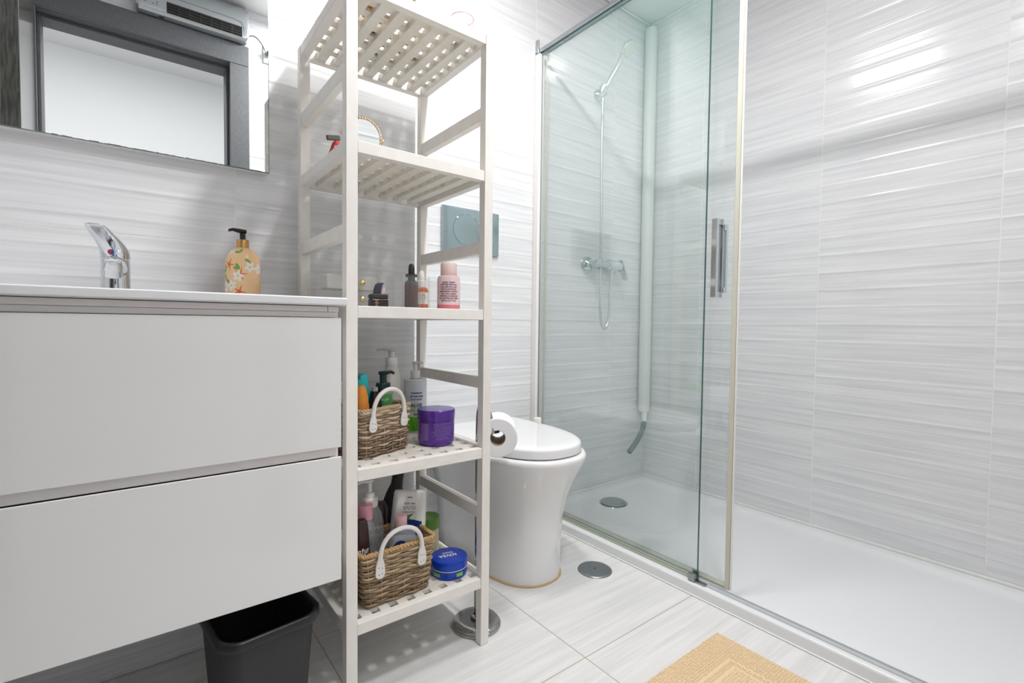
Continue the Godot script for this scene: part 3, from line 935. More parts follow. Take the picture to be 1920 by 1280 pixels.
# the stem and nozzle of a pump bottle
func pump_top(t: Node, at: Vector3, h: float, r: float, reach: float, turn: float, m: Material) -> void:
	obj("pump_stem", lath([V2(r, 0), V2(r, h), V2(r * 0.9, h + 0.001), V2(0, h + 0.001)], 18, at), m, t)
	var b := MB.new()
	b.xf = Transform3D(Basis(Vector3.UP, deg_to_rad(turn)), at + Vector3(0, h, 0))
	var w := r * 1.15
	b.loft([[Vector3(-w, -0.001, -w), Vector3(w, -0.001, -w), Vector3(w, 0.006, -w), Vector3(-w, 0.006, -w)], [Vector3(-w, -0.001, w), Vector3(w, -0.001, w), Vector3(w, 0.007, w), Vector3(-w, 0.007, w)],
		[Vector3(-w * 0.7, 0.002, reach * 0.7), Vector3(w * 0.7, 0.002, reach * 0.7), Vector3(w * 0.6, 0.008, reach * 0.7), Vector3(-w * 0.6, 0.008, reach * 0.7)], [Vector3(-w * 0.5, -0.001, reach), Vector3(w * 0.5, -0.001, reach), Vector3(w * 0.45, 0.005, reach), Vector3(-w * 0.45, 0.005, reach)]])
	obj("pump_nozzle", b, m, t)

# ------------------------------------------------------------------ mirror, and what it shows: door, frame, heater
func mirror_and_door() -> void:
	var t := thing("wall_mirror", "large frameless wall mirror with worn dark lower edge above the basin", "mirror", Vector3())
	obj("backing", boxm(Vector3(-0.345, 1.2155, 0.0), Vector3(0.2855, 1.95, 0.0215), 0.001), M.white_paint, t)
	obj("mirror_glass", boxm(Vector3(-0.346, 1.2145, 0.0215), Vector3(0.2865, 1.951, 0.0255), 0.0006), M.mirror, t)
	var wb := MB.new()
	var x := -0.345
	while x < 0.284:   # worn silvering along the edge
		var w := rng.randf_range(0.004, 0.012)
		wb.box(Vector3(x, 1.2147, 0.0254), Vector3(minf(x + w, 0.286), 1.2165 + rng.randf_range(0.0, 0.0016), 0.02565), 0)
		x += w
	var y := 1.217
	while y < 1.5:
		var h := rng.randf_range(0.006, 0.02)
		wb.box(Vector3(0.2848 + rng.randf_range(0.0, 0.0006), y, 0.0254), Vector3(0.2864, y + h, 0.02565), 0)
		y += h
	obj("worn_edge", wb, mat(c8(96, 100, 98), 0.6), t)
	# door frame
	t = thing("door_1", "dark grey door frame round the hallway doorway seen in the mirror", "door frame", Vector3())
	t.set_meta("kind", "structure")
	var zf := 1.402
	for s in [[-0.368, -0.296], [0.392, 0.476]]:
		obj("casing", boxm(Vector3(s[0], 0, zf), Vector3(s[1], 2.098, FZ + 0.002), 0.002, 1.0), M.door_frame, t)
	obj("casing", boxm(Vector3(-0.368, 2.099, zf), Vector3(0.476, 2.196, FZ + 0.002), 0.002), M.door_frame, t)
	for s in [[-0.335, -0.300, -0.300, -0.288], [0.396, 0.43, 0.385, 0.396]]:
		obj("jamb", boxm(Vector3(s[0], 0, FZ + 0.002), Vector3(s[1], 2.098, FZ + 0.14), 0.001), M.door_frame, t)
		obj("door_stop", boxm(Vector3(s[2], 0, FZ + 0.045), Vector3(s[3], 2.085, FZ + 0.14), 0.002), M.door_frame, t)
	obj("jamb", boxm(Vector3(-0.335, 2.098, FZ + 0.002), Vector3(0.43, 2.13, FZ + 0.14), 0.001), M.door_frame, t)
	obj("door_stop", boxm(Vector3(-0.3, 2.085, FZ + 0.045), Vector3(0.396, 2.098, FZ + 0.14), 0.002), M.door_frame, t)
	for s in [[-0.40, -0.335], [0.43, 0.50]]:
		obj("hall_casing", boxm(Vector3(s[0], 0, FZ + 0.14), Vector3(s[1], 2.13, FZ + 0.152), 0.002), M.door_frame, t)
	# the open leaf, seen almost edge on
	t = thing("door_leaf", "dark wood grained door standing open at the left of the mirror", "door", Vector3(-0.300, 0.008, 1.397), 0.0)
	t.rotation_degrees.y = -3.6
	obj("leaf_panel", boxm(Vector3(-0.042, 0.0, -0.70), Vector3(0, 2.07, 0), 0.0015), M.door_leaf, t)
	var hl := MB.new()
	hl.tube([Vector3(0.0, 1.0, -0.63), Vector3(0.045, 1.0, -0.63), Vector3(0.05, 1.0, -0.6), Vector3(0.05, 1.0, -0.52)], 0.008, 10)
	obj("leaf_handle", hl, M.brushed, t)
	# fan heater above the door
	t = thing("wall_heater", "silver wall fan heater with dark grille mounted above the door", "heater", Vector3(0.252, 2.199, FZ))
	var prof := PackedVector2Array([V2(0, 0.004), V2(0.012, 0.0), V2(0.035, 0.0), V2(0.05, 0.004), V2(0.06, 0.012), V2(0.064, 0.024), V2(0.064, 0.09), V2(0.06, 0.13), V2(0.05, 0.158), V2(0.03, 0.172), V2(0, 0.175)])
	var hb := MB.new()
	hb.xf = Transform3D(Basis(Vector3.FORWARD, Vector3.UP, Vector3.RIGHT), Vector3())
	var rings := []
	for e in [[-0.226, 0.84], [-0.222, 0.94], [-0.212, 1.0], [0.0, 1.0], [0.204, 1.0], [0.214, 0.94], [0.218, 0.84]]:
		var ring := []
		var c := V2(0.03, 0.09)
		for p in prof:
			var q: Vector2 = c + (p - c) * e[1]
			ring.append(Vector3(maxf(q.x, 0.0), q.y, e[0]))
		rings.append(ring)
	hb.loft(rings)
	obj("heater_body", hb, M.silver, t)
	obj("grille_recess", boxm(Vector3(-0.113, 0.0135, -0.0655), Vector3(0.188, 0.062, -0.063), 0.0008), M.dark, t)
	for k in 4:
		obj("grille_slat", boxm(Vector3(-0.111, 0.0195 + 0.0115 * k, -0.0695), Vector3(0.186, 0.0225 + 0.0115 * k, -0.0655), 0.0008), mat(c8(66, 64, 62), 0.4), t)
	for k in 6:
		obj("grille_rib", boxm(Vector3(-0.068 + 0.042 * k, 0.0145, -0.0705), Vector3(-0.066 + 0.042 * k, 0.061, -0.0655), 0.0004), mat(c8(72, 70, 68), 0.4), t)
	var ac := MB.new()
	ac.tube([Vector3(-0.1, 0.088, -0.064), Vector3(0.15, 0.088, -0.064), Vector3(0.182, 0.084, -0.064), Vector3(0.194, 0.066, -0.064), Vector3(0.199, 0.03, -0.063), Vector3(0.216, 0.026, -0.05)], 0.0017, 6)
	obj("panel_line", ac, mat(c8(140, 146, 150), 0.3, 0.7), t)
	obj("switch_key", boxm(Vector3(-0.192, 0.046, -0.0662), Vector3(-0.184, 0.051, -0.063), 0.0006), M.blue, t)
	var marks := MB.new()
	for i in 4:
		for k in 4:
			if rng.randf() < 0.85:
				marks.box(Vector3(-0.194 + 0.014 * i, 0.034 + 0.0095 * k, -0.0648), Vector3(-0.194 + 0.014 * i + rng.randf_range(0.004, 0.009), 0.0365 + 0.0095 * k, -0.0636), 0)
	obj("key_symbols", marks, M.ink, t)
	obj("indicator_window", boxm(Vector3(-0.142, -0.0015, -0.04), Vector3(-0.122, 0.001, -0.03), 0.0005), mat(c8(70, 24, 24), 0.3), t)
	tag(obj("heater_cord", tub(curve([Vector3(0.466, 2.235, FZ - 0.03), Vector3(0.49, 2.25, FZ - 0.035), Vector3(0.515, 2.243, FZ - 0.034), Vector3(0.54, 2.215, FZ - 0.03), Vector3(0.560, 2.178, FZ - 0.022)], 16), 0.0035, 8), mat(c8(110, 118, 122), 0.5)), "thin grey cord running from heater to wall socket", "cord")
	t = thing("wall_socket", "white wall socket beside the heater seen at the mirror edge", "socket", Vector3(0.583, 2.195, FZ))
	obj("socket_plate", boxm(Vector3(-0.04, -0.045, -0.009), Vector3(0.04, 0.045, 0), 0.003), M.white_plastic, t)
	obj("plug", lath([V2(0, 0.0), V2(0.014, 0.0), V2(0.016, 0.012), V2(0.012, 0.02), V2(0, 0.02)], 18, Vector3(-0.012, -0.008, -0.022)), mat(c8(90, 96, 100), 0.5), t)

# ------------------------------------------------------------------ toilet
func toilet() -> void:
	var cx := 1.045
	var t := thing("toilet", "white back to wall toilet with closed lid standing between shelf and shower", "toilet", Vector3())
	var r := []
	for k in [[0.0, 0.128, 0.290, 0.20], [0.006, 0.129, 0.291, 0.20], [0.10, 0.132, 0.292, 0.21], [0.20, 0.138, 0.300, 0.23], [0.28, 0.153, 0.320, 0.25], [0.34, 0.170, 0.348, 0.28], [0.385, 0.186, 0.374, 0.30], [0.404, 0.1915, 0.383, 0.31], [0.414, 0.1915, 0.3835, 0.31], [0.420, 0.188, 0.379, 0.31], [0.4215, 0.182, 0.372, 0.30]]:
		r.append(dring(cx, ALC, k[2], k[1], k[0], k[3]))
	obj("pan", lofted(r), M.ceramic, t)
	var rs := []
	for k in [[0.4225, 0.174, 0.352], [0.4235, 0.177, 0.356], [0.429, 0.177, 0.356], [0.4295, 0.174, 0.352]]:
		rs.append(dring(cx, -0.10, k[2], k[1], k[0], 0.30))
	obj("seat", lofted(rs), M.ceramic, t)
	var rl := []
	for k in [[0.4262, 0.179, 0.363], [0.4255, 0.181, 0.365], [0.4275, 0.182, 0.3665], [0.448, 0.1816, 0.366], [0.4535, 0.180, 0.364], [0.4565, 0.1765, 0.359], [0.4582, 0.169, 0.349], [0.459, 0.152, 0.325]]:
		rl.append(dring(cx, -0.118, k[2], k[1], k[0], 0.31))
	obj("lid", lofted(rl), M.ceramic, t)
	for s in [-0.075, 0.075]:
		obj("hinge", tub([Vector3(cx + s - 0.022, 0.436, -0.125), Vector3(cx + s + 0.022, 0.436, -0.125)], 0.0095, 14), M.chrome, t)
	var ring := dring(cx, ALC, 0.2925, 0.1305, 0.002, 0.20)
	var ln := []
	for k in 50:
		ln.append(ring[k])
	obj("foot_sealant", tub(ln, 0.0032, 8), mat(c8(206, 168, 118), 0.7), t)
	# white capped brush between toilet and shower glass
	t = thing("toilet_brush", "white toilet brush holder standing between the toilet and the glass", "toilet brush", Vector3(1.285, 0.0, -0.05))
	obj("holder", lath([V2(0, 0), V2(0.042, 0), V2(0.045, 0.004), V2(0.04, 0.16), V2(0.037, 0.165), V2(0.012, 0.168), V2(0.01, 0.17)], 28), M.white_plastic, t)
	obj("brush_handle", lath([V2(0.0085, 0.168), V2(0.0085, 0.40), V2(0.014, 0.405), V2(0.0165, 0.409), V2(0.0165, 0.452), V2(0.015, 0.456), V2(0, 0.457)], 24), M.white_plastic, t)

# ------------------------------------------------------------------ shelf unit
const SX := [0.352, 0.377, 0.699, 0.724]
const SZ := [0.045, 0.070, 0.391, 0.416]
const TOPS := [0.178, 0.515, 0.866, 1.212, 1.547]
func shelf() -> void:
	var t := thing("shelf_unit", "tall cream painted wooden shelf unit with five slatted shelves", "shelf", Vector3())
	for x in [0, 2]:
		for z in [0, 2]:
			obj("post", boxm(Vector3(SX[x], 0.0, SZ[z]), Vector3(SX[x + 1], 1.547, SZ[z + 1]), 0.0015, 1.0), M.shelf_wood, t)
	for x in [0, 2]:
		for y in [[0.327, 0.357], [0.665, 0.695], [1.008, 1.040], [1.342, 1.376]]:
			obj("side_rail", boxm(Vector3(SX[x] + 0.003, y[0], SZ[1]), Vector3(SX[x + 1] - 0.003, y[1], SZ[2]), 0.0015), M.shelf_wood, t)
	for top in TOPS:
		var fr := MB.new()
		fr.box(Vector3(SX[1], top - 0.026, SZ[2] + 0.004), Vector3(SX[2], top, SZ[3] - 0.001), 0.0015)
		fr.box(Vector3(SX[1], top - 0.026, SZ[0] + 0.001), Vector3(SX[2], top, SZ[1] - 0.004), 0.0015)
		fr.box(Vector3(SX[0] + 0.001, top - 0.026, SZ[1]), Vector3(SX[1] - 0.002, top, SZ[2]), 0.0015)
		fr.box(Vector3(SX[2] + 0.002, top - 0.026, SZ[1]), Vector3(SX[3] - 0.001, top, SZ[2]), 0.0015)
		var sf := obj("shelf_board", fr, M.shelf_wood, t)
		var g := 0.0195
		var w := 0.0243
		for k in 7:
			var x: float = SX[1] - 0.002 + g + k * (g + w) * (0.326 - g) / (7 * (g + w))
			obj("slat", boxm(Vector3(x, top - 0.0205, SZ[1] - 0.004), Vector3(x + w, top - 0.0007, SZ[2] + 0.004), 0.0012), M.slat, sf)
		for k in 7:
			var z: float = SZ[1] - 0.004 + g + k * (g + w) * (0.329 - g) / (7 * (g + w))
			obj("cross_slat", boxm(Vector3(SX[1] - 0.002, top - 0.0105, z), Vector3(SX[2] + 0.002, top - 0.0004, z + w), 0.0012), M.slat, sf)

# a bottle or jar: its parts turned on the lathe
func turned(called: String, label: String, category: String, at: Vector3, parts: Array, turn := 0.0, tilt := Vector3(), group := "") -> Node3D:
	var t := thing(called, label, category, at, turn, group)
	if tilt != Vector3():
		t.rotation_degrees += tilt
	for p in parts:
		var b := MB.new()
		b.lathe(p[1], 30, 0.0, TAU, p[3] if p.size() > 3 else 1.0, p[4] if p.size() > 4 else 1.0)
		obj(p[0], b, p[2], t)
	return t

func shelf_things() -> void:
	top_shelf()
	fourth_shelf()
	third_shelf()
	second_shelf()
	first_shelf()

func top_shelf() -> void:
	var y := 1.547
	var P := func(r: float, h: float): return [V2(0, 0), V2(r * 0.94, 0), V2(r, 0.003), V2(r, h * 0.72), V2(r * 0.9, h * 0.8), V2(r * 0.5, h * 0.84), V2(r * 0.5, h * 0.86)]
	var C := func(r: float, h: float): return [V2(r * 0.56, h * 0.85), V2(r * 0.56, h), V2(r * 0.5, h * 1.01), V2(0, h * 1.01)]
	var items := [
		["tube_cream", 0.418, 0.372, 0.0230, 0.12, c8(240, 104, 34), "bright orange bottle standing at the front left of the top shelf", "bottle"],
		["sun_lotion", 0.424, 0.324, 0.021, 0.11, c8(252, 178, 26), "yellow bottle standing behind the orange one on the top shelf", "bottle"],
		["spice_bottle", 0.470, 0.366, 0.0220, 0.10, c8(150, 84, 34), "brown orange bottle next to the orange one on the top shelf", "bottle"],
		["oil_bottle", 0.512, 0.357, 0.0220, 0.09, c8(112, 92, 18), "dark olive bottle near the front of the top shelf", "bottle"],
		["polish_bottle", 0.503, 0.228, 0.0200, 0.07, c8(84, 84, 92), "small grey bottle in the middle of the top shelf", "bottle"],
		["nail_bottle", 0.546, 0.186, 0.0200, 0.07, c8(52, 62, 70), "small slate bottle towards the back of the top shelf", "bottle"],
		["green_bottle", 0.532, 0.150, 0.0190, 0.08, c8(58, 98, 62), "small green bottle at the back of the top shelf", "bottle"],
		["jar_brown", 0.592, 0.216, 0.0210, 0.05, c8(70, 58, 48), "dark brown jar in the right half of the top shelf", "jar"],
		["jar_taupe", 0.584, 0.176, 0.0200, 0.05, c8(108, 92, 84), "taupe jar behind the dark brown jar on the top shelf", "jar"],
		["jar_black", 0.628, 0.196, 0.0200, 0.05, c8(62, 52, 50), "blackish jar near the right edge of the top shelf", "jar"],
		["jar_plum", 0.640, 0.350, 0.021, 0.034, c8(98, 78, 88), "plum coloured jar at the front right of the top shelf", "jar"],
		["jar_sand", 0.468, 0.252, 0.0210, 0.05, c8(168, 140, 96), "sand coloured jar in the left half of the top shelf", "jar"]]
	for it in items:
		var nm: String = "cosmetic_jar" if it[7] == "jar" else "cosmetic_bottle"
		turned(nm, it[6], it[7], Vector3(it[1], y, it[2]), [["body", P.call(it[3], it[4]), mat(it[5], 0.35)], ["cap", C.call(it[3], it[4]), M.white_plastic if it[7] == "bottle" else mat(it[5].darkened(0.2), 0.4)]], 0.0, Vector3(), "jars on the top shelf" if it[7] == "jar" else "bottles on the top shelf")
	# a clear bowl with a pink rim by the front edge
	var t := thing("glass_bowl", "clear round bowl with a thin pink rim at the front edge of the top shelf", "bowl", Vector3(0.668, y, 0.352))
	obj("bowl_body", lath([V2(0, 0.001), V2(0.022, 0.001), V2(0.027, 0.006), V2(0.029, 0.02), V2(0.0295, 0.052), V2(0.0283, 0.052), V2(0.0278, 0.02), V2(0.02, 0.004), V2(0, 0.003)], 36), M.acrylic, t)
	var ri := []
	for k in 40:
		ri.append(Vector3(cos(TAU * k / 40.0) * 0.0289, 0.0525, sin(TAU * k / 40.0) * 0.0289))
	var b := MB.new()
	b.tube(ri, 0.0009, 6, true)
	obj("pink_rim", b, mat(c8(226, 150, 168), 0.3), t)

func fourth_shelf() -> void:
	var y := 1.212
	# round table mirror with beaded gold rim
	var t := thing("table_mirror", "round table mirror with twisted gold rim on the fourth shelf", "mirror", Vector3(0.446, y, 0.262), -4.0)
	var rr := 0.043
	var b := MB.new()
	b.xf = Transform3D(Basis(Vector3.RIGHT, PI / 2 + 0.16), Vector3(0, 0.066, 0))
	b.lathe([V2(0, 0.002), V2(rr - 0.002, 0.002)], 44)
	obj("mirror_glass", b, M.mirror, t)
	b = MB.new()
	b.xf = Transform3D(Basis(Vector3.RIGHT, PI / 2 + 0.16), Vector3(0, 0.066, 0))
	b.lathe([V2(0, -0.003), V2(rr, -0.003), V2(rr, 0.0012), V2(0, 0.0012)], 44)
	obj("back_plate", b, M.pale_gold, t)
	for s in 2:
		var pts := []
		for k in 121:
			var a := TAU * k / 120.0
			var tw := a * 20.0 + s * PI
			var q := Vector3(cos(a) * (rr + 0.0022 * cos(tw)), 0.0022 * sin(tw), sin(a) * (rr + 0.0022 * cos(tw)))
			pts.append(Basis(Vector3.RIGHT, PI / 2 + 0.16) * q + Vector3(0, 0.066, 0))
		obj("rim_strand", tub(pts, 0.0021, 7), M.pale_gold, t)
	obj("foot", tub(curve([Vector3(-0.03, 0.002, 0.012), Vector3(0, 0.0025, 0.02), Vector3(0.03, 0.002, 0.012), Vector3(0.047, 0.002, 0.0)], 20), 0.002, 8), M.pale_gold, t)
	for s in [-1.0, 1.0]:
		obj("stand_arm", tub(curve([Vector3(s * 0.03, 0.002, 0.012), Vector3(s * 0.042, 0.012, 0.006), Vector3(s * 0.048, 0.042, 0.0), Vector3(s * 0.047, 0.066, 0.0)], 16), 0.0021, 8), M.pale_gold, t)
		obj("pivot_knob", lath([V2(0, -0.004), V2(0.004, -0.003), V2(0.0048, 0), V2(0.004, 0.003), V2(0, 0.004)], 14, Vector3(s * 0.0485, 0.066, 0)), M.pale_gold, t)
	# razor lying over the left edge of the shelf
	t = thing("razor", "red razor with dark grey head sticking up at the left of the fourth shelf", "razor", Vector3(0.366, y, 0.286))
	obj("handle", tub(curve([Vector3(0.0, 0.0035, -0.07), Vector3(0.0, 0.006, -0.03), Vector3(-0.001, 0.012, -0.004), Vector3(0.0, 0.022, 0.006), Vector3(0.005, 0.028, 0.008)], 18), 0.0036, 10), mat(c8(176, 28, 44), 0.3), t)
	obj("neck", boxm(Vector3(0.003, 0.0225, 0.002), Vector3(0.0125, 0.031, 0.011), 0.002), mat(c8(240, 70, 36), 0.35), t)
	b = MB.new()
	b.xf = Transform3D(Basis(Vector3.BACK, 0.20) * Basis(Vector3.UP, 0.1), Vector3(-0.001, 0.036, 0.008))
	b.box(Vector3(-0.0155, -0.0055, -0.004), Vector3(0.0155, 0.0055, 0.004), 0.0015)
	obj("blade_head", b, mat(c8(78, 76, 74), 0.35), t)

# a tumbler of fluted clear acrylic
func fluted(r: float, h: float) -> MB:
	var b := MB.new()
	var rings := []
	for yy in [0.0, h]:
		var ring := []
		for k in 132:
			var a := TAU * k / 132.0
			var q := r * (1.0 + 0.045 * cos(a * 22.0))
			ring.append(Vector3(sin(a) * q, yy, cos(a) * q))
		rings.append(ring)
	b.loft(rings, true, false, false)
	return b

func third_shelf() -> void:
	var y := 0.866
	# two drawer acrylic box
	var z0 := 0.078
	var z1 := 0.142
	var xa := 0.366
	var xb := 0.584
	var t := thing("acrylic_drawers", "clear ribbed acrylic drawer box with two round gold knobs", "drawer box", Vector3(0.0, y, 0.0))
	var b := MB.new()
	for yy in [0.0, 0.0475, 0.095]:
		b.box(Vector3(xa, yy, z0), Vector3(xb, yy + 0.002, z1), 0.0004)
	b.box(Vector3(xa, 0.002, z0), Vector3(xa + 0.002, 0.095, z1), 0.0004)
	b.box(Vector3(xb - 0.002, 0.002, z0), Vector3(xb, 0.095, z1), 0.0004)
	obj("case", b, M.acrylic, t)
	for k in 2:
		b = MB.new()
		for i in 10:
			b.tube([Vector3(xa + 0.004, 0.006 + 0.0475 * k + 0.0042 * i, z1 + 0.0005), Vector3(xb - 0.004, 0.006 + 0.0475 * k + 0.0042 * i, z1 + 0.0005)], 0.0021, 8)
		var fr := obj("drawer_front", b, M.acrylic_rib, t)
		var kb := MB.new()
		kb.xf = Transform3D(Basis(Vector3.RIGHT, PI / 2), Vector3(0.487, 0.027 + 0.0435 * k, z1 + 0.002))
		kb.lathe([V2(0.0025, 0), V2(0.0025, 0.004), V2(0.0068, 0.007), V2(0.0082, 0.0105), V2(0.007, 0.0142), V2(0.003, 0.016), V2(0, 0.0163)], 22)
		obj("knob", kb, M.gold, fr)
	b = MB.new()
	b.box(Vector3(0.396, 0.0503, z0 + 0.006), Vector3(0.535, 0.091, z1 - 0.004), 0.006)
	tag(obj("cotton_stack", b, mat(c8(240, 238, 234), 0.9)), "stack of white cotton pads inside the upper clear drawer", "cotton pads")
	get_node("cotton_stack").position = Vector3(0.0, y, 0.0)
	# dark square jar with a ribbon tag
	t = thing("perfume_jar", "small dark brown square jar with black ribbon tag before the clear drawers", "jar", Vector3(0.451, y, 0.345), facing(0.451, 0.345) * 0.3)
	obj("jar_body", boxm(Vector3(-0.0195, 0, -0.016), Vector3(0.0195, 0.0195, 0.016), 0.0022), mat(c8(52, 34, 30), 0.18), t)
	obj("jar_lid", boxm(Vector3(-0.0193, 0.0197, -0.0158), Vector3(0.0193, 0.0305, 0.0158), 0.0022), mat(c8(46, 44, 46), 0.35), t)
	b = MB.new()
	b.loft([rrect(-0.004, 0.004, 0.009, 0.0022, 0.002, 0.0305), rrect(-0.0025, 0.003, 0.009, 0.0022, 0.002, 0.042), rrect(0.001, 0.001, 0.0085, 0.0026, 0.002, 0.052), rrect(0.006, -0.001, 0.0078, 0.003, 0.002, 0.0565), rrect(0.0085, -0.002, 0.006, 0.0022, 0.002, 0.0572)])
	obj("ribbon_tag", b, mat(c8(44, 47, 60), 0.7), t)
	b = MB.new()
	b.loft([rrect(0.0115, -0.003, 0.0026, 0.0022, 0.0015, 0.0308), rrect(0.013, -0.0035, 0.0034, 0.0022, 0.0015, 0.04), rrect(0.0145, -0.004, 0.0022, 0.002, 0.0015, 0.047)])
	obj("pink_charm", b, mat(c8(226, 196, 204), 0.5), t)
	var y2 := 0.0165
	for s in ["ESSENCE", "OIL", "PARFUM", "EDP", "30 ML"]:
		var tx := obj("label_text", text_mesh(s, 0.0016, 0.0, 0.0, 0.0, "Droid Sans", 700), mat(c8(206, 186, 176), 0.5), t)
		tx.position = Vector3(-0.008, y2, 0.0161)
		y2 -= 0.0033
	# fluted tumblers and what stands in them
	var cups := [[0.548, 0.318, 0.0215, 0.083, "clear fluted tumbler holding the dark dropper bottle"], [0.589, 0.292, 0.0205, 0.083, "clear fluted tumbler holding the amber dropper bottle"], [0.642, 0.262, 0.023, 0.086, "clear fluted tumbler standing behind the pink bottle"]]
	for c in cups:
		var tt := thing("fluted_tumbler", c[4], "tumbler", Vector3(c[0], y, c[1]), 0.0, "fluted tumblers on the third shelf")
		obj("tumbler_wall", fluted(c[2], c[3]), M.acrylic_rib, tt)
		obj("tumbler_base", lath([V2(0, 0.0), V2(c[2] * 0.97, 0.0), V2(c[2] * 0.97, 0.003), V2(0, 0.003)], 30), M.acrylic, tt)
	t = turned("dropper_bottle", "dark brown dropper bottle with black rubber bulb in a clear tumbler", "bottle", Vector3(0.548, y + 0.0032, 0.318), [
		["bottle_body", [V2(0, 0), V2(0.015, 0), V2(0.0165, 0.002), V2(0.0165, 0.058), V2(0.015, 0.063), V2(0.0085, 0.067), V2(0.0085, 0.070)], mat(c8(74, 46, 38), 0.12)],
		["grey_band", [V2(0.0168, 0.056), V2(0.0154, 0.0635), V2(0.0088, 0.0676), V2(0.0088, 0.078)], mat(c8(70, 76, 80), 0.25)],
		["dropper_collar", [V2(0.0145, 0.076), V2(0.0148, 0.0775), V2(0.0145, 0.0815), V2(0.0085, 0.083)], M.black],
		["rubber_bulb", [V2(0.0078, 0.082), V2(0.0076, 0.095), V2(0.0066, 0.1035), V2(0.004, 0.1075), V2(0, 0.1085)], mat(c8(26, 28, 29), 0.5)]])
	t = turned("dropper_bottle", "amber dropper bottle with white bulb and pale label in a clear tumbler", "bottle", Vector3(0.589, y + 0.0032, 0.292), [
		["bottle_body", [V2(0, 0), V2(0.016, 0), V2(0.0175, 0.002), V2(0.0175, 0.044), V2(0.016, 0.05), V2(0.0095, 0.054)], mat(c8(196, 98, 28), 0.12)],
		["label", [V2(0.0177, 0.010), V2(0.0177, 0.040)], mat(c8(236, 228, 218), 0.5)],
		["dropper_collar", [V2(0.0105, 0.053), V2(0.0108, 0.055), V2(0.0108, 0.069), V2(0.0075, 0.071)], M.white_plastic],
		["rubber_bulb", [V2(0.0078, 0.0705), V2(0.0078, 0.083), V2(0.0062, 0.092), V2(0.003, 0.096), V2(0, 0.0965)], mat(c8(240, 236, 230), 0.5)]], facing(0.592, 0.292))
	for k in 6:
		obj("label_text", text_mesh(["SERUM", "VITAMIN C", "10% GLOW", "FACE OIL", "30 ml", "1 fl oz"][k], 0.0021, 0.0179, 0.036 - 0.0045 * k, 0.25), M.ink, t)
	t = turned("toner_bottle", "pink toner bottle with pale pink cap and dense printed label", "bottle", Vector3(0.652, y, 0.322), [
		["bottle_body", [V2(0, 0), V2(0.027, 0), V2(0.0295, 0.003), V2(0.0295, 0.078), V2(0.027, 0.086), V2(0.019, 0.0895)], mat(c8(236, 206, 208), 0.15)],
		["pink_band", [V2(0.0297, 0.001), V2(0.0297, 0.0125)], mat(c8(226, 128, 136), 0.3)],
		["cap", [V2(0.0205, 0.089), V2(0.0215, 0.091), V2(0.0212, 0.118), V2(0.0195, 0.1205), V2(0, 0.121)], mat(c8(240, 212, 206), 0.4)]], facing(0.652, 0.322))
	for k in 9:
		obj("label_text", text_mesh(["FACIAL TONER", "balancing daily care", "aqua, glycerin, rosa", "extract, panthenol,", "niacinamide, parfum,", "citric acid, sodium", "benzoate, tocopherol", "use morning and night", "200 ml e 6.7 fl oz"][k], 0.0036, 0.0298, 0.0695 - 0.0058 * k, 0.0), mat(c8(120, 92, 110), 0.6), t)

# ------------------------------------------------------------------ wicker baskets
func basket(called: String, label: String, at: Vector3, turn: float, wb: float, db: float, wt: float, dt: float, h: float, tones: Array, rim_tone: Color) -> Node3D:
	var t := thing(called, label, "basket", at, turn, "wicker baskets on the shelf unit")
	var n := 116
	var per := 2.0 * (wb + db)
	var stakes := int(per / 0.026 / 2.0) * 2
	var ring_at := func(y: float, off: float, phase: float, wob: float) -> Array:
		var f := y / h
		var hw := lerpf(wb, wt, f) / 2.0
		var hd := lerpf(db, dt, f) / 2.0
		var base := rrect(0, 0, hw, hd, 0.012, 0.0, 5)
		# spread n points evenly round the outline
		var len := 0.0
		var seg := []
		for i in base.size():
			var l: float = (base[(i + 1) % base.size()] - base[i]).length()
			seg.append(l); len += l
		var out := []
		var i := 0
		var acc := 0.0
		for k in n:
			var d := len * k / n
			while acc + seg[i] < d and i < base.size() - 1:
				acc += seg[i]; i += 1
			var a: Vector3 = base[i]; var b: Vector3 = base[(i + 1) % base.size()]
			var p := a.lerp(b, clampf((d - acc) / maxf(seg[i], 1e-6), 0.0, 1.0))
			var nrm := (b - a).cross(Vector3.UP).normalized()
			if nrm.dot(p) < 0:
				nrm = -nrm
			p += nrm * off * cos(PI * stakes * k / float(n) + phase)
			p.y = y + wob * sin(k * 0.21 + phase * 3.0 + y * 400.0) + wob * 0.8 * sin(k * 0.57 + y * 900.0)
			out.append(p)
		return out
	var rows := int(h / 0.0068)
	for r in rows:
		var y := 0.006 + (h - 0.012) * r / (rows - 1)
		var b := MB.new()
		b.tube(ring_at.call(y, 0.0024, PI * (r % 2), 0.0012), 0.0032 * rng.randf_range(0.85, 1.2), 6, true, 1.0)
		obj("wicker_strand", b, tones[rng.randi_range(0, tones.size() - 1)], t)
	var top: Array = ring_at.call(h, 0.0, 0.0, 0.0)
	for s in 2:
		var tw := []
		for k in n:
			var a := TAU * 34.0 * k / n + PI * s
			var p: Vector3 = top[k]
			var o := Vector3(p.x, 0, p.z).normalized()
			tw.append(p + o * 0.0032 * cos(a) + Vector3(0, 0.0032 * sin(a), 0))
		var b := MB.new()
		b.tube(tw, 0.0034, 6, true)
		obj("rim_strand", b, rim_mat(rim_tone), t)
	var bot: Array = ring_at.call(0.004, 0.0, 0.0, 0.0)
	for k in stakes:
		var i := int(float(k) * n / stakes)
		var i2 := i
		obj("stake", tub([bot[i2] + Vector3(0, 0, 0), top[i2]], 0.0019, 6), tones[0], t)
	obj("basket_base", boxm(Vector3(-wb / 2 + 0.004, 0.001, -db / 2 + 0.004), Vector3(wb / 2 - 0.004, 0.006, db / 2 - 0.004), 0.001), tones[1], t)
	return t

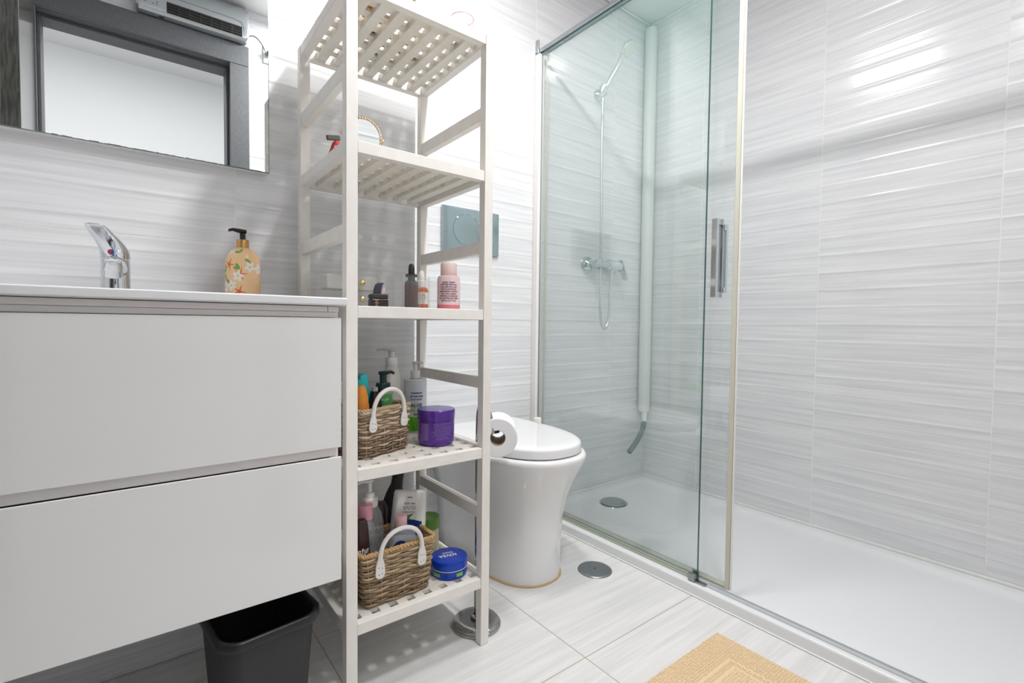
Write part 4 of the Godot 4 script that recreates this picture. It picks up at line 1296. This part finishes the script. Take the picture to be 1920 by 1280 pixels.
func rim_mat(c: Color) -> StandardMaterial3D:
	if not M.has(str(c)):
		M[str(c)] = mat(c, 0.7)
	return M[str(c)]

# a white stitched handle fixed to the front of a basket
func basket_handle(t: Node3D, zf: float, span: float, y0: float, y1: float, y2: float, lean := 0.0) -> void:
	var pts := []
	var rad := []
	for k in 33:
		var a := PI * k / 32.0
		var s := sin(a)
		pts.append(Vector3(-cos(a) * span, lerpf(y1, y2, pow(s, 0.85)), zf + 0.006 + lean * s))
		rad.append(0.0052)
	obj("basket_handle", tub(pts, rad, 12), M.leather, t)
	for sx in [-1.0, 1.0]:
		var b := MB.new()
		var rings := []
		for e in [[y1 + 0.012, 0.0045, 0.0045], [y1, 0.0055, 0.0045], [y1 - 0.008, 0.0085, 0.0032], [y1 - 0.016, 0.0105, 0.0024], [lerpf(y0, y1, 0.3), 0.0118, 0.0022], [y0 + 0.008, 0.0118, 0.0022], [y0 + 0.003, 0.0095, 0.0022], [y0, 0.0055, 0.002]]:
			rings.append(rrect(sx * (span + 0.001), zf + 0.0062 + lean * 0.0, e[1], e[2], minf(e[1], e[2]) * 0.98, e[0], 4))
		b.loft(rings)
		var tab := obj("handle_tab", b, M.leather, t)
		for q in [[-0.004, 0.55], [0.0045, 0.5], [-0.0035, 0.2], [0.004, 0.22]]:
			obj("stitch", boxm(Vector3(sx * (span + 0.001) + q[0] - 0.0012, lerpf(y0, y1, q[1]) - 0.0008, zf + 0.0078), Vector3(sx * (span + 0.001) + q[0] + 0.0012, lerpf(y0, y1, q[1]) + 0.0008, zf + 0.0092), 0.0004), M.dark, tab)

func second_shelf() -> void:
	var y := 0.515
	var tones := [mat(c8(180, 156, 130), 0.7), mat(c8(150, 127, 105), 0.75), mat(c8(200, 178, 152), 0.7), mat(c8(136, 114, 94), 0.75), mat(c8(172, 148, 122), 0.7)]
	var ax := 0.463
	var az := 0.277
	var turn := 19.0
	var t := basket("wicker_basket", "greyish brown wicker basket with white handle holding bottles on the second shelf", Vector3(ax, y, az), turn, 0.142, 0.10, 0.154, 0.112, 0.112, tones, c8(190, 164, 136))
	basket_handle(t, 0.0555, 0.048, 0.062, 0.10, 0.158, 0.004)
	var B := Basis(Vector3.UP, deg_to_rad(turn))
	var at := func(x: float, z: float, yy: float) -> Vector3: return Vector3(ax, y, az) + B * Vector3(x, 0, z) + Vector3(0, yy, 0)
	# in the basket, left to right
	var n := thing("cream_tube", "turquoise carton leaning at the left of the upper basket", "carton", at.call(-0.022, -0.004, 0.012), turn + 4.0)
	n.rotation_degrees.z = 11.0
	obj("carton_body", boxm(Vector3(-0.006, 0, -0.014), Vector3(0.033, 0.178, 0.014), 0.0012), mat(c8(42, 186, 192), 0.4), n)
	obj("carton_flap", boxm(Vector3(-0.0062, 0.170, -0.0142), Vector3(0.012, 0.1785, 0.0142), 0.001), mat(c8(92, 104, 104), 0.5), n)
	turned("lotion_bottle", "orange amber bottle in front of the turquoise carton in the upper basket", "bottle", at.call(-0.049, 0.031, 0.007), [
		["bottle_body", [V2(0, 0), V2(0.0155, 0), V2(0.017, 0.003), V2(0.017, 0.115), V2(0.0155, 0.123)], mat(c8(206, 128, 40), 0.25)],
		["cap", [V2(0.0156, 0.123), V2(0.015, 0.139), V2(0.0115, 0.158), V2(0.009, 0.162), V2(0, 0.1625)], mat(c8(216, 136, 44), 0.25)]], 0.0, Vector3(0, 0, 3))
	turned("black_bottle", "small black bottle with grey cap between carton and green pump bottle", "bottle", at.call(-0.004, 0.016, 0.007), [
		["bottle_body", [V2(0, 0), V2(0.019, 0), V2(0.0205, 0.003), V2(0.0195, 0.1), V2(0.0135, 0.128), V2(0.0105, 0.142)], mat(c8(30, 26, 30), 0.2)],
		["cap", [V2(0.0075, 0.142), V2(0.0075, 0.152), V2(0, 0.1525)], mat(c8(190, 190, 188), 0.4)]])
	n = turned("pump_bottle", "green cleanser bottle with dark green pump in the upper basket", "bottle", at.call(0.024, 0.014, 0.007), [
		["bottle_body", [V2(0, 0), V2(0.021, 0), V2(0.023, 0.003), V2(0.023, 0.128), V2(0.021, 0.136), V2(0.016, 0.139)], mat(c8(148, 186, 150), 0.15)],
		["green_print", [V2(0.0231, 0.108), V2(0.0231, 0.134)], mat(c8(84, 168, 82), 0.3)],
		["label", [V2(0.0232, 0.072), V2(0.0232, 0.102)], mat(c8(214, 222, 214), 0.5)],
		["pump_collar", [V2(0.0175, 0.139), V2(0.0180, 0.140), V2(0.0180, 0.158), V2(0.0165, 0.160), V2(0, 0.160)], mat(c8(18, 52, 50), 0.4)]], facing(0.47, 0.28))
	pump_top(n, Vector3(0, 0.16, 0), 0.022, 0.0085, 0.027, 78.0, mat(c8(18, 52, 50), 0.4))
	obj("label_text", text_mesh("aloe gel", 0.0055, 0.0233, 0.121, 0.0, "Droid Serif", 400), M.white_ink, n)
	obj("label_text", text_mesh("gentle wash", 0.003, 0.0234, 0.09, 0.0), M.ink, n)
	n = turned("lotion_bottle", "mauve grey oval bottle behind the green pump bottle", "bottle", at.call(0.048, -0.012, 0.007), [
		["bottle_body", [V2(0, 0), V2(0.021, 0), V2(0.023, 0.004), V2(0.0235, 0.07), V2(0.0215, 0.115), V2(0.015, 0.142), V2(0.006, 0.151), V2(0, 0.152)], mat(c8(134, 120, 132), 0.25)]])
	n.set_meta("label", "mauve grey rounded bottle beside the green pump bottle")
	# standing on the shelf
	n = turned("pump_bottle", "tall white body lotion pump bottle at the back of the second shelf", "bottle", Vector3(0.592, y, 0.102), [
		["bottle_body", [V2(0, 0), V2(0.030, 0), V2(0.0325, 0.004), V2(0.0325, 0.10), V2(0.0305, 0.135), V2(0.0255, 0.162), V2(0.0195, 0.18), V2(0.0165, 0.192)], mat(c8(236, 232, 226), 0.3)],
		["pump_collar", [V2(0.0168, 0.19), V2(0.0172, 0.191), V2(0.0172, 0.2135), V2(0.0165, 0.215), V2(0, 0.215)], M.white_plastic]], facing(0.592, 0.102))
	pump_top(n, Vector3(0, 0.215, 0), 0.02, 0.0088, 0.042, -86.0, M.white_plastic)
	n = turned("pump_bottle", "white after sun aloe pump bottle with green print standing by the purple jar", "bottle", Vector3(0.655, y, 0.128), [
		["bottle_body", [V2(0, 0), V2(0.031, 0), V2(0.0335, 0.004), V2(0.0335, 0.145), V2(0.0325, 0.1515), V2(0.029, 0.153), V2(0.016, 0.1535)], mat(c8(226, 230, 234), 0.25)],
		["green_print", [V2(0.0336, 0.004), V2(0.0336, 0.046)], mat(c8(118, 204, 40), 0.3)],
		["pump_collar", [V2(0.0138, 0.1535), V2(0.0142, 0.1545), V2(0.0142, 0.175), V2(0.013, 0.177), V2(0, 0.177)], M.white_plastic]], facing(0.655, 0.128))
	pump_top(n, Vector3(0, 0.177, 0), 0.02, 0.0065, 0.024, 72.0, M.white_plastic)
	var ls := MB.new()
	ls.lathe([V2(0.0338, 0.113), V2(0.0338, 0.1165)], 14, -0.36, 0.62)
	obj("label_stripe", ls, mat(c8(30, 110, 130), 0.4), n)
	obj("label_text", text_mesh("AFTER SUN", 0.0052, 0.0338, 0.105, 0.12, "Droid Sans", 700), mat(c8(46, 62, 130), 0.5), n)
	obj("label_text", text_mesh("HIDRATANTE", 0.0042, 0.0338, 0.096, 0.12), mat(c8(90, 104, 150), 0.5), n)
	obj("label_text", text_mesh("ALOE", 0.0098, 0.0338, 0.079, 0.12, "Droid Sans", 700), mat(c8(24, 78, 62), 0.5), n)
	obj("label_text", text_mesh("VERA", 0.0098, 0.0338, 0.0655, 0.12, "Droid Sans", 700), mat(c8(150, 206, 60), 0.5), n)
	obj("label_text", text_mesh("GEL", 0.006, 0.0339, 0.053, 0.12, "Droid Sans", 700), mat(c8(24, 78, 62), 0.5), n)
	for k in 5:   # aloe leaves on the print
		var lf := MB.new()
		var a := 0.12 - 0.28 + 0.14 * k
		lf.tube([Vector3(sin(a) * 0.0337, 0.006, cos(a) * 0.0337), Vector3(sin(a * 1.3) * 0.0338, 0.025, cos(a * 1.3) * 0.0338), Vector3(sin(a * 1.9) * 0.0338, 0.045, cos(a * 1.9) * 0.0338)], [0.003, 0.0022, 0.0004], 6, false, 0.2)
		obj("leaf_print", lf, mat(c8(40, 130, 34), 0.4), n)
	var p := mat(c8(96, 58, 158), 0.22)
	p.metallic = 0.35
	n = turned("hair_mask_jar", "large round purple jar with screw lid beside the upper basket", "jar", Vector3(0.630, y, 0.300), [
		["jar_body", [V2(0, 0), V2(0.041, 0), V2(0.0435, 0.002), V2(0.0465, 0.008), V2(0.0475, 0.018), V2(0.0478, 0.066)], p],
		["jar_lid", [V2(0.0484, 0.0665), V2(0.049, 0.068), V2(0.049, 0.089), V2(0.0482, 0.0915), V2(0.047, 0.0925), V2(0, 0.0925)], p]], facing(0.63, 0.30))
	for k in 9:
		obj("label_text", text_mesh(["hair mask with violet pigments", "for blond and grey hair, leave", "on wet hair for five minutes and", "rinse, aqua, cetearyl alcohol,", "behentrimonium, glycerin, parfum", "keratin, panthenol, citric acid", "tocopherol, linalool, limonene", "500 ml e 16.9 fl oz", "avoid contact with eyes"][k], 0.0026, 0.0479, 0.0585 - 0.0048 * k, 0.35), mat(c8(168, 140, 206), 0.5), n)
	var pb := MB.new()
	pb.lathe([V2(0.0479, 0.016), V2(0.0479, 0.060)], 10, -0.95, -0.42)
	obj("label_panel", pb, mat(c8(128, 96, 176), 0.4), n)

func first_shelf() -> void:
	var y := 0.178
	var tones := [mat(c8(176, 152, 122), 0.7), mat(c8(140, 116, 92), 0.75), mat(c8(200, 174, 138), 0.7), mat(c8(126, 104, 82), 0.75), mat(c8(168, 144, 116), 0.7)]
	var ax := 0.490
	var az := 0.318
	var turn := 1.0
	var t := basket("wicker_basket", "yellowish brown wicker basket with white handle full of bottles on the lowest shelf", Vector3(ax, y, az), turn, 0.160, 0.112, 0.188, 0.13, 0.128, tones, c8(206, 168, 116))
	basket_handle(t, 0.065, 0.052, 0.072, 0.118, 0.176, 0.004)
	var B := Basis(Vector3.UP, deg_to_rad(turn))
	var at := func(x: float, z: float, yy: float) -> Vector3: return Vector3(ax, y, az) + B * Vector3(x, 0, z) + Vector3(0, yy, 0)
	var n := turned("shampoo_bottle", "dark brown bottle standing on its cap at the left of the lower basket", "bottle", at.call(-0.070, 0.012, 0.007), [
		["cap", [V2(0, 0), V2(0.0195, 0), V2(0.0205, 0.002), V2(0.0205, 0.03)], mat(c8(40, 26, 24), 0.3)],
		["bottle_body", [V2(0.0208, 0.03), V2(0.0218, 0.034), V2(0.0205, 0.10), V2(0.0175, 0.172), V2(0.0155, 0.182), V2(0.012, 0.186), V2(0, 0.187)], mat(c8(66, 42, 36), 0.28), 1.0, 0.8]], facing(0.42, 0.33))
	n.rotation_degrees.z = 2.0
	obj("brand_text", text_mesh("onfur", 0.012, 0.0205, 0.118, 0.15, "Droid Sans", 700, false, 0.0006, 0.75), M.white_ink, n)
	obj("brand_text", text_mesh("co,", 0.008, 0.0212, 0.103, 0.15, "Droid Sans", 700, false, 0.0006), M.white_ink, n)
	var water := clear(c8(206, 212, 218, 70), 0.05)
	var pink := mat(c8(236, 168, 186), 0.4)
	n = turned("micellar_bottle", "clear bottle with round pink cap behind the dark brown bottle", "bottle", at.call(-0.050, -0.022, 0.007), [
		["bottle_body", [V2(0, 0.001), V2(0.027, 0.001), V2(0.03, 0.004), V2(0.03, 0.125), V2(0.026, 0.148), V2(0.018, 0.164), V2(0.015, 0.170)], water],
		["cap", [V2(0.0155, 0.170), V2(0.0175, 0.172), V2(0.0175, 0.204), V2(0.016, 0.207), V2(0, 0.208)], pink]])
	n = turned("micellar_bottle", "clear bottle with pink cap in the middle of the lower basket", "bottle", at.call(0.027, 0.012, 0.007), [
		["bottle_body", [V2(0, 0.001), V2(0.036, 0.001), V2(0.039, 0.004), V2(0.039, 0.108), V2(0.034, 0.128), V2(0.022, 0.142), V2(0.013, 0.148)], water, 1.0, 0.75],
		["cap", [V2(0.0135, 0.146), V2(0.0148, 0.148), V2(0.0145, 0.171), V2(0.013, 0.1735), V2(0, 0.174)], mat(c8(244, 196, 202), 0.4)]], facing(0.517, 0.33))
	var lb := MB.new()
	lb.xf = Transform3D(Basis(Vector3.RIGHT, PI / 2), Vector3(0, 0.096, 0.0275))
	lb.lathe([V2(0, 0.0018), V2(0.0205, 0.0018), V2(0.0205, 0.0)], 30, 0.0, TAU, 1.0, 1.25)
	obj("blue_label", lb, mat(c8(36, 56, 116), 0.3), n)
	for k in 3:
		var tx := obj("label_text", text_mesh(["NIVEA", "MicellAIR", "agua micelar"][k], [0.006, 0.0036, 0.003][k], 0.0, 0.0, 0.0, "Droid Sans", 700), M.white_ink if k != 1 else pink, n)
		tx.position = Vector3(0, 0.104 - 0.009 * k, 0.0296)
	n = turned("lotion_bottle", "clear ribbed lotion bottle with white pump at the back left of the lower basket", "bottle", at.call(-0.030, -0.045, 0.006), [
		["bottle_body", [V2(0, 0.001), V2(0.032, 0.001), V2(0.034, 0.004), V2(0.034, 0.15), V2(0.03, 0.172), V2(0.021, 0.19), V2(0.018, 0.195)], clear(c8(196, 198, 200, 90), 0.08)],
		["pump_collar", [V2(0.0195, 0.193), V2(0.02, 0.195), V2(0.0185, 0.213), V2(0.0165, 0.215), V2(0.0125, 0.2155), V2(0.0115, 0.227), V2(0, 0.227)], M.white_plastic]], facing(0.47, 0.28))
	for k in 24:
		var a := TAU * k / 24.0
		obj("collar_rib", boxm(Vector3(sin(a) * 0.0192 - 0.0008, 0.196, cos(a) * 0.0192 - 0.0008), Vector3(sin(a) * 0.0192 + 0.0008, 0.212, cos(a) * 0.0192 + 0.0008), 0.0003), M.white_plastic, n)
	pump_top(n, Vector3(0, 0.227, 0), 0.026, 0.0058, 0.032, -60.0, M.white_plastic)
	# white shower cream standing upside down on its cap
	n = thing("shower_cream", "flat white shower cream bottle with blue band and green olive standing upside down", "bottle", at.call(0.062, -0.036, 0.007), facing(0.56, 0.27))
	n.rotation_degrees += Vector3(-5.0, 0.0, -3.5)
	var b := MB.new()
	b.loft([rrect(0, 0, 0.030, 0.013, 0.012, 0.022), rrect(0, 0, 0.040, 0.017, 0.0165, 0.03), rrect(0, 0, 0.0450, 0.0185, 0.0175, 0.06), rrect(0, 0, 0.0450, 0.0175, 0.0165, 0.13), rrect(0, 0, 0.0425, 0.0145, 0.0135, 0.185), rrect(0, 0, 0.041, 0.0115, 0.011, 0.204), rrect(0, 0, 0.039, 0.0095, 0.009, 0.2085), rrect(0, 0, 0.034, 0.006, 0.0055, 0.2095)])
	obj("bottle_body", b, mat(c8(238, 236, 234), 0.25), n)
	obj("cap", lofted([rrect(0, 0, 0.024, 0.0125, 0.012, 0.0), rrect(0, 0, 0.026, 0.0135, 0.013, 0.003), rrect(0, 0, 0.026, 0.0135, 0.013, 0.022)]), M.white_plastic, n)
	var band := PackedVector2Array()
	for k in 13:
		band.append(V2(-0.034 + 0.068 * k / 12.0, 0.133 + 0.006 * sin(PI * k / 12.0)))
	for k in 13:
		band.append(V2(0.034 - 0.068 * k / 12.0, 0.098 + 0.004 * sin(PI * k / 12.0)))
	b = MB.new()
	b.slab(band, 0.0165, 0.0189)
	obj("blue_band", b, mat(c8(24, 56, 138), 0.3), n)
	b = MB.new()
	b.tube([Vector3(-0.034, 0.1335, 0.0186), Vector3(-0.014, 0.138, 0.0187), Vector3(0, 0.1398, 0.0188), Vector3(0.014, 0.138, 0.0187), Vector3(0.034, 0.1335, 0.0186)], 0.0007, 6)
	obj("green_line", b, mat(c8(118, 160, 60), 0.4), n)
	for e in [["HIDRA", 0.0062, 0.118, 0.013, M.white_ink, 700], ["OLIVA", 0.0085, 0.168, 0.0, mat(c8(120, 128, 84), 0.5), 400], ["flor de olivo con", 0.003, 0.157, 0.0, M.ink, 400], ["PIEL SECA", 0.0042, 0.1785, 0.0, mat(c8(60, 66, 140), 0.5), 700], ["NIVEA", 0.003, 0.194, 0.0, mat(c8(80, 90, 150), 0.5), 700]]:
		var tx := obj("label_text", text_mesh(e[0], e[1], 0.0, 0.0, 0.0, "Droid Sans", e[5], true), e[4], n)
		tx.position = Vector3(e[3], e[2], lerpf(0.0188, 0.0128, clampf((e[2] - 0.12) / 0.085, 0, 1)))
		tx.rotation_degrees.x = -3.5 if e[2] > 0.14 else 0.0
	b = MB.new()
	b.box(Vector3(-0.02, 0.1734, 0.0142), Vector3(0.02, 0.1739, 0.0148), 0)
	obj("label_line", b, M.ink, n)
	for e in [[-0.013, 0.146, 0.008, 0.0058, 0.9], [-0.004, 0.144, 0.0085, 0.006, -0.6], [-0.019, 0.149, 0.0075, 0.0026, 2.1], [0.005, 0.1495, 0.0075, 0.0026, 0.5]]:
		var ol := MB.new()
		ol.xf = Transform3D(Basis(Vector3.BACK, e[4]) * Basis.from_scale(Vector3(e[2], e[3], 0.0022)), Vector3(e[0], e[1], 0.0162))
		ol.lathe([V2(0, -1), V2(0.5, -0.86), V2(0.86, -0.5), V2(1, 0), V2(0.86, 0.5), V2(0.5, 0.86), V2(0, 1)], 18)
		obj("olive_print", ol, mat(c8(126, 152, 70), 0.35), n)
	# behind the basket
	n = turned("green_lid_jar", "cream jar with leaf green lid behind the lower basket", "jar", Vector3(0.645, y, 0.232), [
		["jar_body", [V2(0, 0), V2(0.026, 0), V2(0.0285, 0.003), V2(0.0285, 0.088), V2(0.027, 0.09)], mat(c8(206, 204, 160), 0.35)],
		["jar_lid", [V2(0.029, 0.086), V2(0.0305, 0.088), V2(0.0305, 0.116), V2(0.029, 0.1185), V2(0, 0.119)], mat(c8(92, 142, 44), 0.25)]])
	n = thing("hair_dryer", "black bottle shaped handle standing dark at the back of the lowest shelf", "brush", Vector3(0.548, y, 0.19))
	n.set_meta("label", "black hair brush standing upright at the back of the lowest shelf")
	n.name = "hair_brush"
	b = MB.new()
	b.xf = Transform3D(Basis(Vector3.BACK, -0.10), Vector3())
	b.loft([rrect(0, 0, 0.02, 0.016, 0.015, 0.004), rrect(0, 0, 0.03, 0.018, 0.017, 0.02), rrect(0, 0, 0.034, 0.019, 0.018, 0.10), rrect(-0.004, 0, 0.031, 0.019, 0.018, 0.16), rrect(-0.004, 0, 0.022, 0.016, 0.015, 0.19), rrect(0.0, 0, 0.0155, 0.0135, 0.012, 0.212), rrect(0.003, 0, 0.0145, 0.0125, 0.012, 0.26), rrect(0.004, 0, 0.012, 0.01, 0.009, 0.272)])
	obj("brush_body", b, mat(c8(26, 28, 30), 0.45), n)
	n = turned("plum_bottle", "dark plum bottle half hidden behind the white shower cream", "bottle", Vector3(0.508, y, 0.214), [
		["bottle_body", [V2(0, 0), V2(0.022, 0), V2(0.024, 0.003), V2(0.024, 0.165), V2(0.019, 0.178), V2(0, 0.18)], mat(c8(66, 42, 46), 0.3)]])
	# round blue cream tin
	var blue := mat(c8(0, 62, 184), 0.25)
	n = thing("cream_tin", "round flat blue cream tin with white lettering beside the lower basket", "tin", Vector3(0.650, y, 0.337), facing(0.65, 0.337))
	obj("tin_body", lath([V2(0, 0), V2(0.044, 0), V2(0.0465, 0.002), V2(0.047, 0.005), V2(0.047, 0.022)], 48), blue, n)
	obj("tin_lid", lath([V2(0.0476, 0.0225), V2(0.048, 0.0235), V2(0.048, 0.0415), V2(0.0466, 0.0445), V2(0.044, 0.0455), V2(0.02, 0.0458), V2(0, 0.0458)], 48), blue, n)
	obj("rim_line", lath([V2(0.0477, 0.0218), V2(0.0484, 0.0222), V2(0.0484, 0.0232), V2(0.0477, 0.0236)], 48), M.white_ink, n)
	for e in [["NIVEA", 0.0115, 0.004, 700, "Droid Sans"], ["Creme", 0.0068, -0.011, 400, "Droid Serif"]]:
		var tx := obj("lettering", text_mesh(e[0], e[1], 0.0, 0.0, 0.0, e[4], e[3], false, 0.0003), M.white_ink, n)
		tx.rotation_degrees = Vector3(-90, 198, 0)
		tx.position = Vector3(-0.004, 0.0461, e[2])
	for a in [-0.72, 0.62]:
		var gs := MB.new()
		gs.lathe([V2(0.0473, 0.0075), V2(0.0473, 0.0165)], 10, a - 0.2, a + 0.22)
		obj("green_sticker", gs, mat(c8(128, 196, 74), 0.4), n)

# ------------------------------------------------------------------ on the floor
func floor_things() -> void:
	# free standing paper holder behind the front post
	var t := thing("paper_stand", "free standing chrome toilet paper stand with round base behind the shelf", "paper stand", Vector3(0.742, 0.0, 0.330))
	obj("base_disc", lath([V2(0, 0), V2(0.066, 0), V2(0.068, 0.002), V2(0.068, 0.006), V2(0.066, 0.008), V2(0.064, 0.0085), V2(0.0635, 0.012), V2(0.061, 0.0145), V2(0.04, 0.018), V2(0.0, 0.02)], 48), M.brushed_chrome, t)
	obj("pole_collar", lath([V2(0.013, 0.018), V2(0.0165, 0.021), V2(0.017, 0.025), V2(0.0155, 0.029), V2(0.008, 0.0305)], 28), M.brushed_chrome, t)
	obj("pole", tub(curve([Vector3(0, 0.028, 0), Vector3(0, 0.2, 0), Vector3(0, 0.42, 0), Vector3(0.001, 0.575, 0.0), Vector3(0.008, 0.603, 0.002), Vector3(0.022, 0.600, 0.006), Vector3(0.032, 0.578, 0.012), Vector3(0.035, 0.552, 0.018)], 40), 0.0062, 12), M.brushed_chrome, t)
	var d := Vector3(0.59, 0, -0.807)
	var front := Vector3(0.786, 0.519, 0.362)
	obj("roll_arm", tub([Vector3(0.035, 0.552, 0.018), Vector3(0.035, 0.5335, 0.022), front + d * 0.02 + Vector3(0, 0.0145, 0) - t.position, front + d * 0.116 + Vector3(0, 0.0145, 0) - t.position], 0.0055, 12), M.brushed_chrome, t)
	# the roll hangs on the arm
	var r := thing("toilet_roll", "white toilet paper roll hanging in front of the toilet lid", "toilet roll", front)
	r.basis = Basis(Quaternion(Vector3.UP, d))
	obj("paper", lath([V2(0.0215, 0.0), V2(0.052, 0.0), V2(0.0545, 0.002), V2(0.055, 0.006), V2(0.055, 0.094), V2(0.0535, 0.099), V2(0.0215, 0.1)], 48), M.paper, r)
	obj("cardboard_core", lath([V2(0.0218, 0.0995), V2(0.0203, 0.0995), V2(0.0203, 0.0005), V2(0.0218, 0.0005)], 36), mat(c8(176, 150, 124), 0.8), r)
	# waste plate in the floor
	t = thing("floor_cover", "round grey metal floor drain cover on the floor tiles beside toilet", "drain cover", Vector3(1.232, 0.0, 0.319))
	obj("cover_plate", lath([V2(0, 0.0052), V2(0.05, 0.0048), V2(0.055, 0.0038), V2(0.0575, 0.0015), V2(0.058, 0.0)], 48), M.brushed, t)
	obj("screw", lath([V2(0, 0.0062), V2(0.003, 0.006), V2(0.0034, 0.0052)], 14), M.dark, t)
	# waste bin under the vanity
	t = thing("waste_bin", "black plastic waste bin tucked under the vanity cabinet", "bin", Vector3(0.195, 0.0, 0.346), 7.0)
	var R := func(hx: float, hz: float, yy: float, rad: float) -> Array:
		var out := rrect(0, 0, hx, hz, rad, yy, 7)
		for i in out.size():   # sides bow out a little
			var p: Vector3 = out[i]
			out[i] = Vector3(p.x * (1.0 + 0.05 * cos(clampf(p.z / hz, -1, 1) * PI / 2)), p.y, p.z + signf(p.z) * 0.012 * cos(clampf(p.x / hx, -1, 1) * PI / 2))
		return out
	var body := []
	for k in [[0.0, 0.066, 0.074, 0.02], [0.003, 0.069, 0.077, 0.022], [0.12, 0.076, 0.086, 0.025], [0.238, 0.083, 0.095, 0.028]]:
		body.append(R.call(k[1], k[2], k[0], k[3]))
	# even walls: sweep flat panels between the rings
	var fine := []
	for i in body.size():
		fine.append(body[i])
	var bm := MB.new()
	bm.loft(fine, true, true, false)
	obj("bin_body", bm, M.bin, t)
	bm = MB.new()
	bm.loft([R.call(0.081, 0.093, 0.2385, 0.027), R.call(0.074, 0.084, 0.12, 0.024), R.call(0.067, 0.075, 0.006, 0.02)], true, false, true)
	obj("bin_lining", bm, mat(c8(22, 22, 23), 0.7), t)
	bm = MB.new()
	bm.loft([R.call(0.083, 0.095, 0.2365, 0.028), R.call(0.0915, 0.1035, 0.2345, 0.034), R.call(0.0935, 0.1055, 0.239, 0.035), R.call(0.0925, 0.1045, 0.250, 0.035), R.call(0.088, 0.10, 0.253, 0.031), R.call(0.083, 0.095, 0.2505, 0.029), R.call(0.081, 0.093, 0.236, 0.027)], true, false, false)
	obj("bin_rim", bm, M.bin_rim, t)
	# bath mat
	t = thing("bath_mat", "beige knotted bath mat lying on the floor before the shower", "bath mat", Vector3())
	bm = MB.new()
	var mx0 := 0.62
	var mx1 := 1.238
	var mz0 := 0.757
	var mz1 := 1.26
	var mcx := (mx0 + mx1) / 2.0
	var mcz := (mz0 + mz1) / 2.0
	bm.loft([rrect(mcx, mcz, (mx1 - mx0) / 2 - 0.003, (mz1 - mz0) / 2 - 0.003, 0.012, 0.0006), rrect(mcx, mcz, (mx1 - mx0) / 2, (mz1 - mz0) / 2, 0.012, 0.003), rrect(mcx, mcz, (mx1 - mx0) / 2 - 0.001, (mz1 - mz0) / 2 - 0.001, 0.012, 0.007), rrect(mcx, mcz, (mx1 - mx0) / 2 - 0.006, (mz1 - mz0) / 2 - 0.006, 0.01, 0.0085)], true, true, true)
	obj("mat_base", bm, M.mat, t)
	# tufts: a border of knots, a pair of bare lines, and flat weave within
	var knots := []
	var s := 0.0072
	var ix := int((mx1 - mx0) / s)
	var iz := int((mz1 - mz0) / s)
	for i in ix:
		for k in iz:
			var x := mx0 + 0.005 + s * i + (s / 2.0 if k % 2 else 0.0)
			var z := mz0 + 0.005 + s * k
			if x > mx1 - 0.005 or z > mz1 - 0.005:
				continue
			var dd := minf(minf(x - mx0, mx1 - x), minf(z - mz0, mz1 - z))
			if (dd > 0.075 and dd < 0.082) or (dd > 0.094 and dd < 0.101):
				continue
			knots.append([Vector3(x + rng.randf_range(-0.0008, 0.0008), 0.0082, z + rng.randf_range(-0.0008, 0.0008)), rng.randf_range(0.85, 1.15) * (1.0 if dd < 0.095 else 0.8)])
	var mm := MultiMesh.new()
	mm.transform_format = MultiMesh.TRANSFORM_3D
	mm.mesh = lath([V2(0.0037, -0.001), V2(0.0036, 0.001), V2(0.0026, 0.0028), V2(0.0012, 0.0035), V2(0, 0.0036)], 7).mesh()
	mm.instance_count = knots.size()
	for i in knots.size():
		mm.set_instance_transform(i, Transform3D(Basis.from_scale(Vector3.ONE * knots[i][1]), knots[i][0]))
	var mi := MultiMeshInstance3D.new()
	mi.name = "tufts"
	mi.multimesh = mm
	mi.material_override = M.mat
	mi.set_meta("kind", "stuff")
	t.add_child(mi, true)
